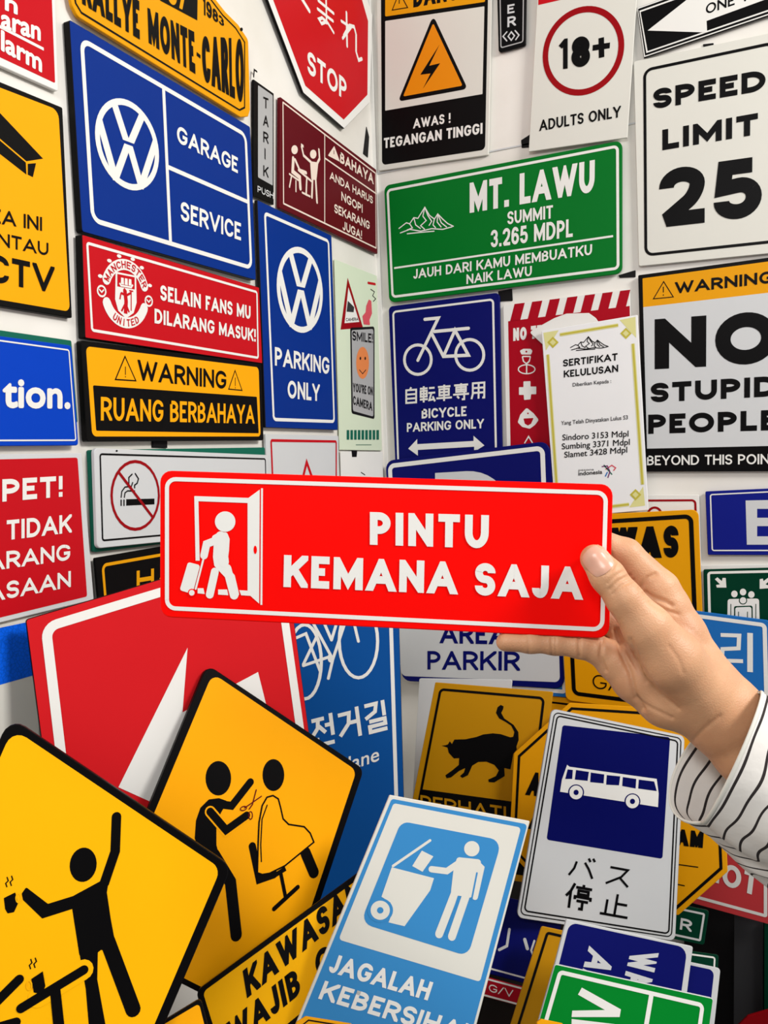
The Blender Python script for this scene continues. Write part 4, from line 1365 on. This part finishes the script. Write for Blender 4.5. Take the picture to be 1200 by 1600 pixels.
S = Sign('yellow_front_sign', 'black-edged yellow sign corner at the bottom, right of the coffee figure diamond',
         [(235, 1608), (314, 1560), (335, 1640), (250, 1690)], ((.6, -.70, .4), (290, 1590), .62), 'ink', thick=.005, r=6)
S.panel([(240, 1610), (311, 1568), (328, 1636), (253, 1682)], 'amber', r=5)
S = Sign('yellow_lower_sign', 'yellow sign edge with a thin black line at the bottom edge under the litter sign',
         [(462, 1598), (478, 1588), (552, 1600), (545, 1660), (470, 1650)], ((.5, -.70, .5), (500, 1600), .66), 'gold', thick=.005, r=4)
S.stroke([(472, 1602), (482, 1594), (550, 1605)], 2, 'ink', part='border', cap=False)
S = Sign('yellow_chip_sign', 'yellow sign corner at the bottom edge in front of the green board',
         [(839, 1597), (846, 1592), (880, 1599), (870, 1650), (835, 1645)], ((.4, -.75, .52), (860, 1600), .76), 'gold', thick=.005, r=2)

S = Sign('dark_leaning_board', 'tall dark grey board leaning at the lower right behind the heap',
         [(1070, 1395), (1215, 1425), (1200, 2120), (1060, 2120)], ('R', .03), 'charcoal', thick=.004, r=2, cat='board')
S = Sign('grey_leaning_board', 'grey board standing upright against the dark board at the lower right edge',
         [(1147, 1430), (1192, 1435), (1190, 2120), (1143, 2120)], ('R', .05), 'darkgrey', thick=.004, r=2, cat='board')
S = Sign('green_upright_sign', 'green sign edge on end at the far lower right edge',
         [(1194, 1440), (1280, 1445), (1280, 2120), (1192, 2120)], ('R', .06), 'pinegreen', thick=.004, r=2)
S = Sign('red_corner_sign', 'dark red sign corner in the bottom right corner',
         [(1150, 1605), (1168, 1588), (1230, 1570), (1240, 2120), (1130, 2120)], ('R', .10), 'darkred', thick=.004, r=2)

# ------------------------------------------------------------ the sign held up in the hand
HN = (.385, -.92, .05)
HD = .560
S = Sign('door_sign', 'glossy bright red sign with a walking traveller and door, held up by the hand',
         [(250, 735), (958, 757), (952, 998), (250, 964)], (HN, (600, 865), HD), 'herored', thick=.003, r=18, cat='sign')
HERO = S
S.ring([(258, 745), (950, 767), (944, 987), (258, 953)], 6.5, 'white', r=17)
S.text('PINTU', 578, 851, 763, 857, 51, .235, gap=.17, tl=(578, 800), tr=(764, 805))
S.text('KEMANA SAJA', 443, 917, 908, 937, 50, .235, gap=.14, tl=(444, 867), tr=(909, 886))
# door frame, open leaf, traveller and suitcase
S.stroke([(309, 876), (307, 779), (388, 782)], 6.5, 'white', cap=False)
S.stroke([(304, 779), (388, 782)], 8, 'white', cap=False)
S.poly([(387, 779), (406, 765), (405, 943), (387, 927)], 'white')
S.poly([(408, 763), (411, 763), (410, 945), (407, 945)], 'white')
S.ell(399, 859, 2.6, 6.5, 'herored', 3)
S.poly([(309, 919), (318, 919), (320, 928), (309, 927)], 'white')
S.poly([(341, 921), (355, 921), (357, 930), (341, 929)], 'white')
S.poly([(374, 922), (390, 923), (394, 931), (377, 930)], 'white')
S.ell(352, 815, 16, 16, 'white')
S.poly([(331, 838), (343, 831), (355, 832), (359, 842), (358, 860), (355, 884), (367, 899), (374, 929), (369, 936), (361, 934), (352, 902), (335, 884), (333, 870), (334, 853)], 'white', r=4)
S.stroke([(355, 888), (366, 930)], 13.5, 'white')
S.stroke([(341, 843), (323, 850), (319, 868)], 12, 'white')
S.stroke([(345, 838), (350, 878)], 16, 'white')
S.stroke([(336, 893), (328, 929)], 12.5, 'white')
S.stroke([(319, 870), (306, 920)], 3, 'white')
S.poly([(294, 878), (313, 883), (301, 928), (281, 922)], 'white', r=4)
S.ell(300, 926, 6.2, 6.2, 'herored', 3)
S.ell(300, 926, 4.4, 4.4, 'white', 4)

for s in ALL:
    s.done()

# ------------------------------------------------------------ the hand and the sleeve
def at(px, py, d):
    return CAM + ray(px, py) * d


def skin_mat(name, base, dark, nail=False):
    m = bpy.data.materials.new(name)
    m.use_nodes = True
    nt = m.node_tree
    b = nt.nodes['Principled BSDF']
    tc = nt.nodes.new('ShaderNodeTexCoord')
    n = nt.nodes.new('ShaderNodeTexNoise')
    n.inputs['Scale'].default_value = 30
    n.inputs['Detail'].default_value = 6
    nt.links.new(tc.outputs['Object'], n.inputs['Vector'])
    r = nt.nodes.new('ShaderNodeValToRGB')
    r.color_ramp.elements[0].position = .3
    r.color_ramp.elements[0].color = (*lin(dark), 1)
    r.color_ramp.elements[1].position = .7
    r.color_ramp.elements[1].color = (*lin(base), 1)
    nt.links.new(n.outputs['Fac'], r.inputs[0])
    nt.links.new(r.outputs[0], b.inputs['Base Color'])
    b.inputs['Roughness'].default_value = .28 if nail else .5
    b.inputs['Subsurface Weight'].default_value = .12
    b.inputs['Subsurface Radius'].default_value = (.012, .005, .003)
    b.inputs['Subsurface Scale'].default_value = .5
    if not nail:
        v = nt.nodes.new('ShaderNodeTexVoronoi')
        v.inputs['Scale'].default_value = 900
        nt.links.new(tc.outputs['Object'], v.inputs['Vector'])
        bp = nt.nodes.new('ShaderNodeBump')
        bp.inputs['Strength'].default_value = .22
        bp.inputs['Distance'].default_value = .0006
        nt.links.new(v.outputs['Distance'], bp.inputs['Height'])
        nt.links.new(bp.outputs[0], b.inputs['Normal'])
    return m


SKIN = skin_mat('skin', (214, 164, 124), (196, 142, 104))
NAIL = skin_mat('nail', (224, 174, 150), (214, 160, 138), True)

# chains of (px, py, depth, radius in m): digits, metacarpals, wrist and forearm
CH = {
    'thumb': [(929, 873, .5385, .0090), (949, 900, .5365, .0106), (976, 936, .533, .0112), (1012, 982, .533, .0150), (1050, 1030, .536, .0190), (1090, 1080, .548, .0190), (1130, 1125, .553, .0180)],
    'index': [(885, 832, .568, .0076), (925, 842, .570, .0085), (978, 866, .569, .0103), (1029, 922, .566, .0136)],
    'middle': [(850, 900, .572, .0075), (890, 905, .574, .0083), (945, 915, .576, .0098), (1012, 952, .574, .0135)],
    'ring': [(830, 955, .570, .0072), (870, 952, .573, .008), (925, 955, .574, .0092), (985, 992, .573, .0125)],
    'little': [(790, 1003, .5605, .0062), (828, 1004, .5615, .0067), (866, 1006, .562, .0070), (905, 1010, .5625, .0076), (935, 1016, .564, .0092), (960, 1034, .565, .0120)],
    'meta_a': [(1029, 922, .566, .0136), (1040, 948, .565, .0150), (1063, 992, .562, .0165), (1087, 1038, .559, .0172), (1142, 1104, .556, .0190), (1200, 1160, .555, .0205), (1330, 1290, .550, .024)],
    'meta_b': [(960, 1034, .565, .0120), (993, 1060, .563, .0155), (1037, 1092, .560, .0168), (1078, 1098, .558, .0172), (1119, 1137, .556, .0172), (1160, 1180, .555, .0180), (1300, 1310, .550, .022)],
    'mid_a': [(1012, 952, .574, .0135), (1040, 1010, .566, .0165), (1070, 1070, .560, .018), (1120, 1115, .556, .018)],
    'mid_b': [(985, 992, .573, .0125), (1015, 1040, .566, .0165), (1060, 1090, .560, .018)],
}
SEG = []
for name, c in CH.items():
    P = [(at(x, y, d), r) for x, y, d, r in c]
    SEG.append((name, [(P[i][0], P[i][1], P[i + 1][0], P[i + 1][1]) for i in range(len(P) - 1)]))


def seg_d(X, a, ra, b, rb):
    ab = b - a
    t = np.clip(((X - a) @ ab) / ab.dot(ab), 0, 1)
    return np.linalg.norm(X - a - t[:, None] * ab, axis=1) - (ra + (rb - ra) * t)


def smin(a, b, k):
    h = np.clip(.5 + .5 * (b - a) / k, 0, 1)
    return b + (a - b) * h - k * h * (1 - h)


def chain_d(X, segs):
    d = None
    for s in segs:
        e = seg_d(X, *s)
        d = e if d is None else smin(d, e, .0035)
    return d


def sdf(X):
    D = {n: chain_d(X, s) for n, s in SEG}
    palm = smin(D['meta_a'], D['meta_b'], .014)
    palm = smin(palm, D['mid_a'], .012)
    palm = smin(palm, D['mid_b'], .012)
    d = smin(palm, D['thumb'], .0065)
    for f in ('index', 'middle', 'ring', 'little'):
        d = smin(d, D[f], .0028)
    return d


def grad(X, e=2e-4):
    g = np.stack([sdf(X + e * np.eye(3)[i]) - sdf(X - e * np.eye(3)[i]) for i in range(3)], 1)
    return g / np.maximum(np.linalg.norm(g, axis=1), 1e-9)[:, None]


def ball_mesh(bm_v, bm_f, a, ra, b, rb):
    """tapered capsule between two joints"""
    ab = unit(b - a)
    u = unit(np.cross(ab, (0, 0, 1.0) if abs(ab[2]) < .9 else (1., 0, 0)))
    v = np.cross(ab, u)
    rings = []
    for c, r, angs, s in ((a, ra, np.radians([80, 55, 30, 0]), -1), (b, rb, np.radians([0, 30, 55, 80]), 1)):
        for t in angs:
            rings.append((c + ab * s * r * math.sin(t), r * math.cos(t)))
    n0 = len(bm_v)
    N = 14
    for c, r in rings:
        for k in range(N):
            t = 2 * math.pi * k / N
            bm_v.append(c + (u * math.cos(t) + v * math.sin(t)) * r)
    for i in range(len(rings) - 1):
        for k in range(N):
            bm_f.append((n0 + i * N + k, n0 + i * N + (k + 1) % N, n0 + (i + 1) * N + (k + 1) % N, n0 + (i + 1) * N + k))
    bm_f.append(tuple(n0 + k for k in range(N))[::-1])
    bm_f.append(tuple(n0 + (len(rings) - 1) * N + k for k in range(N)))


HV, HF = [], []
for name, segs in SEG:
    for s in segs:
        ball_mesh(HV, HF, *s)
raw = mesh_obj('hand_source', HV, HF, SKIN)
md = raw.modifiers.new('r', 'REMESH')
md.mode = 'VOXEL'
md.voxel_size = .0010
md = raw.modifiers.new('s', 'SMOOTH')
md.factor = .5
md.iterations = 6
dg = bpy.context.evaluated_depsgraph_get()
hm = bpy.data.meshes.new_from_object(raw.evaluated_get(dg))
bpy.data.objects.remove(raw)
N = len(hm.vertices)
X = np.empty(N * 3)
hm.vertices.foreach_get('co', X)
X = X.reshape(-1, 3)
for _ in range(4):
    X = X - grad(X) * sdf(X)[:, None]
G = grad(X)
# creases: fold lines pressed into the skin (drawn where the photograph shows them)
rel = (X - CAM) @ RM
PX = 600 + FPX * rel[:, 0] / -rel[:, 2]
PY = 800 - FPX * rel[:, 1] / -rel[:, 2]
facing = np.einsum('ij,ij->i', G, X - CAM) < 0
CREASES = [
    ([(955, 866), (962, 878), (957, 889), (946, 896), (930, 899)], 2.2, .0004), ([(930, 899), (916, 890)], 1.8, .0003), ([(955, 866), (942, 856)], 1.8, .0003),
    ([(1046, 1010), (1060, 1030), (1068, 1052)], 3, .0003), ([(992, 1092), (1020, 1108), (1050, 1122)], 3, .0006), ([(985, 1000), (1000, 1040), (1024, 1076), (1060, 1108)], 3.5, .0005),
    ([(953, 921), (966, 908), (984, 899)], 3.0, .0006), ([(958, 928), (972, 914), (990, 906)], 2.6, .0005), ([(949, 912), (960, 901), (975, 892)], 2.4, .0004),
    ([(905, 996), (905, 1026)], 2.6, .0008), ([(862, 996), (862, 1024)], 2.2, .0006), ([(868, 996), (868, 1024)], 1.8, .0004), ([(826, 996), (825, 1022)], 2.0, .0004),
    ([(962, 985), (972, 1020), (984, 1050), (992, 1085), (1004, 1108)], 4.0, .0014), ([(942, 1000), (938, 1025), (946, 1048)], 3.0, .0009),
    ([(1000, 918), (1012, 903), (1024, 897)], 3.0, .0007), ([(1008, 926), (1020, 934), (1040, 940), (1050, 946)], 3.6, .0009), ([(1060, 960), (1035, 952), (1016, 940)], 3, .0006),
    ([(972, 1000), (990, 1035), (1010, 1065)], 3.2, .0006), ([(1078, 1162), (1100, 1140), (1125, 1120)], 4, .0004),
]
for pts, w, dep in CREASES:
    dist = np.full(N, 1e9)
    for a, b in zip(pts[:-1], pts[1:]):
        a, b = np.array(a, float), np.array(b, float)
        ab = b - a
        t = np.clip(((PX - a[0]) * ab[0] + (PY - a[1]) * ab[1]) / ab.dot(ab), 0, 1)
        dist = np.minimum(dist, np.hypot(PX - a[0] - t * ab[0], PY - a[1] - t * ab[1]))
    X = X - G * (1.7 * dep * np.exp(-(dist / w) ** 2) * facing)[:, None]
HAND = bpy.data.objects.new('hand', None)
COL.objects.link(HAND)
_hb = at(1090, 1085, .555)
HAND.location = _hb
HAND['label'] = 'right hand and striped-sleeve forearm of a person holding up the red door sign'
HAND['category'] = 'hand'
hm.vertices.foreach_set('co', (X - _hb).reshape(-1))
hm.materials.clear()
hm.materials.append(SKIN)
hm.polygons.foreach_set('use_smooth', [True] * len(hm.polygons))
hm.update()
hm.name = 'skin'
ho = bpy.data.objects.new('skin', hm)
COL.objects.link(ho)
ho.parent = HAND


def march(px, py, lift=.0):
    d = ray(px, py)
    L = np.linalg.norm(d)
    t = .42
    for _ in range(60):
        s = float(sdf((CAM + d * t)[None])[0]) - lift
        t += s / L * .9
        if abs(s) < 2e-5:
            break
    return CAM + d * t


# thumb nail: a curved plate that follows the tip, with a small free edge
nc = np.array((934, 876.))
na = unit((-.62, -.78))
nb = np.array((-na[1], na[0]))
NV, NF = [], []
NR, NC = 9, 9
for i in range(NR):
    for j in range(NC):
        u, v = -1 + 2 * i / (NR - 1), -1 + 2 * j / (NC - 1)
        uu = u * math.sqrt(1 - v * v * .32)
        vv = v * math.sqrt(1 - u * u * .32)
        p = nc + na * uu * 23 + nb * vv * 21
        NV.append(march(p[0], p[1], .0007 if max(abs(u), abs(v)) < .95 else .0001) - _hb)
for i in range(NR - 1):
    for j in range(NC - 1):
        a = i * NC + j
        NF.append((a, a + 1, a + NC + 1, a + NC))
no = mesh_obj('thumb_nail', NV, NF, NAIL, HAND, True)
no['label'] = 'pale pink thumb nail'


# sleeve: a wide loose cuff of striped cotton
def cloth():
    m = bpy.data.materials.new('striped_cotton')
    m.use_nodes = True
    nt = m.node_tree
    b = nt.nodes['Principled BSDF']
    uv = nt.nodes.new('ShaderNodeUVMap')
    sx = nt.nodes.new('ShaderNodeSeparateXYZ')
    nt.links.new(uv.outputs[0], sx.inputs[0])
    mu = nt.nodes.new('ShaderNodeMath')
    mu.operation = 'FRACT'
    nt.links.new(sx.outputs[0], mu.inputs[0])
    gt = nt.nodes.new('ShaderNodeMath')
    gt.operation = 'COMPARE'
    gt.inputs[1].default_value = .5
    gt.inputs[2].default_value = .075
    nt.links.new(mu.outputs[0], gt.inputs[0])
    mx = nt.nodes.new('ShaderNodeMix')
    mx.data_type = 'RGBA'
    mx.inputs[6].default_value = (*lin((226, 222, 216)), 1)
    mx.inputs[7].default_value = (*lin((36, 28, 28)), 1)
    nt.links.new(gt.outputs[0], mx.inputs[0])
    nt.links.new(mx.outputs[2], b.inputs['Base Color'])
    b.inputs['Roughness'].default_value = .85
    n = nt.nodes.new('ShaderNodeTexNoise')
    n.inputs['Scale'].default_value = 160
    tc = nt.nodes.new('ShaderNodeTexCoord')
    nt.links.new(tc.outputs['Object'], n.inputs['Vector'])
    bp = nt.nodes.new('ShaderNodeBump')
    bp.inputs['Strength'].default_value = .35
    bp.inputs['Distance'].default_value = .001
    nt.links.new(n.outputs['Fac'], bp.inputs['Height'])
    nt.links.new(bp.outputs[0], b.inputs['Normal'])
    return m


CLOTH = cloth()
R0, U0, B0 = RM[:, 0], RM[:, 1], RM[:, 2]       # camera right, up, back in the world
SC0 = at(1142, 1182, .545)
mm = .545 / FPX
E1 = (R0 * 46 + U0 * 102) * mm                  # long half axis of the opening
E2N = (-R0 * 24 + U0 * 20) * mm + B0 * .034       # the side of the rim nearest the viewer
E2F = (-R0 * 60 - U0 * 38) * mm - B0 * .030     # the side beyond the wrist, hanging open
AX = unit(R0 * .78 - U0 * .60 + B0 * .06)
NT, NS = 84, 50
SV, SF, SUV = [], [], []
for i in range(NS):
    s = i / (NS - 1)
    L = s * .30
    g = min(1, s * 2.2)
    for k in range(NT):
        t = 2 * math.pi * k / NT
        ct, st = math.cos(t), math.sin(t)
        fold = (.05 * math.sin(3 * t + 9 * s + .6) + .045 * math.sin(5 * t - 16 * s) + .035 * math.sin(40 * s + 4 * t) + .02 * math.sin(11 * t + 25 * s)) * min(1, s * 5)
        near = E2N * (1 - g) + ((R0 * 4 + U0 * 8) * mm + B0 * .040) * g
        far = E2F * (1 - g) + (-(R0 * 34 + U0 * 14) * mm - B0 * .036) * g
        p = SC0 + AX * L + E1 * ct * (1 + .12 * s) * (1 + fold) + (near if st > 0 else far) * abs(st) * (1 + fold)
        p = p + AX * (.005 * math.sin(4 * t + 20 * s) + .003 * math.sin(9 * t)) * min(1, s * 5)
        SV.append(p - _hb)
for i in range(NS - 1):
    for k in range(NT):
        SF.append((i * NT + k, i * NT + (k + 1) % NT, (i + 1) * NT + (k + 1) % NT, (i + 1) * NT + k))
so = mesh_obj('sleeve', SV, SF, CLOTH, HAND, True)
uvl = so.data.uv_layers.new(name='UVMap')
for p in so.data.polygons:
    for li in p.loop_indices:
        vi = so.data.loops[li].vertex_index
        s = vi // NT / (NS - 1)
        uvl.data[li].uv = (s * .30 / .0108 + .12, 0)
md = so.modifiers.new('cloth_thickness', 'SOLIDIFY')
md.thickness = .0011
md.offset = -1
md = so.modifiers.new('soft', 'SUBSURF')
md.levels = md.render_levels = 1
so['label'] = 'off-white cotton sleeve with thin black stripes'
# turned hem around the opening
HVv, HFf = [], []
for k in range(NT):
    c = np.array(SV[k])
    nx = np.array(SV[(k + 1) % NT]) - np.array(SV[k - 1])
    d = unit(nx)
    a = AX - d * AX.dot(d)
    a = unit(a)
    o_ = np.cross(d, a)
    for q in range(8):
        t = 2 * math.pi * q / 8
        HVv.append(c + a * (.0008 + .0014 * math.cos(t)) + o_ * .0009 * math.sin(t))
for k in range(NT):
    for q in range(8):
        HFf.append((k * 8 + q, k * 8 + (q + 1) % 8, ((k + 1) % NT) * 8 + (q + 1) % 8, ((k + 1) % NT) * 8 + q))
cuff = mesh_obj('cuff_hem', HVv, HFf, mat('offwhite'), HAND, True)
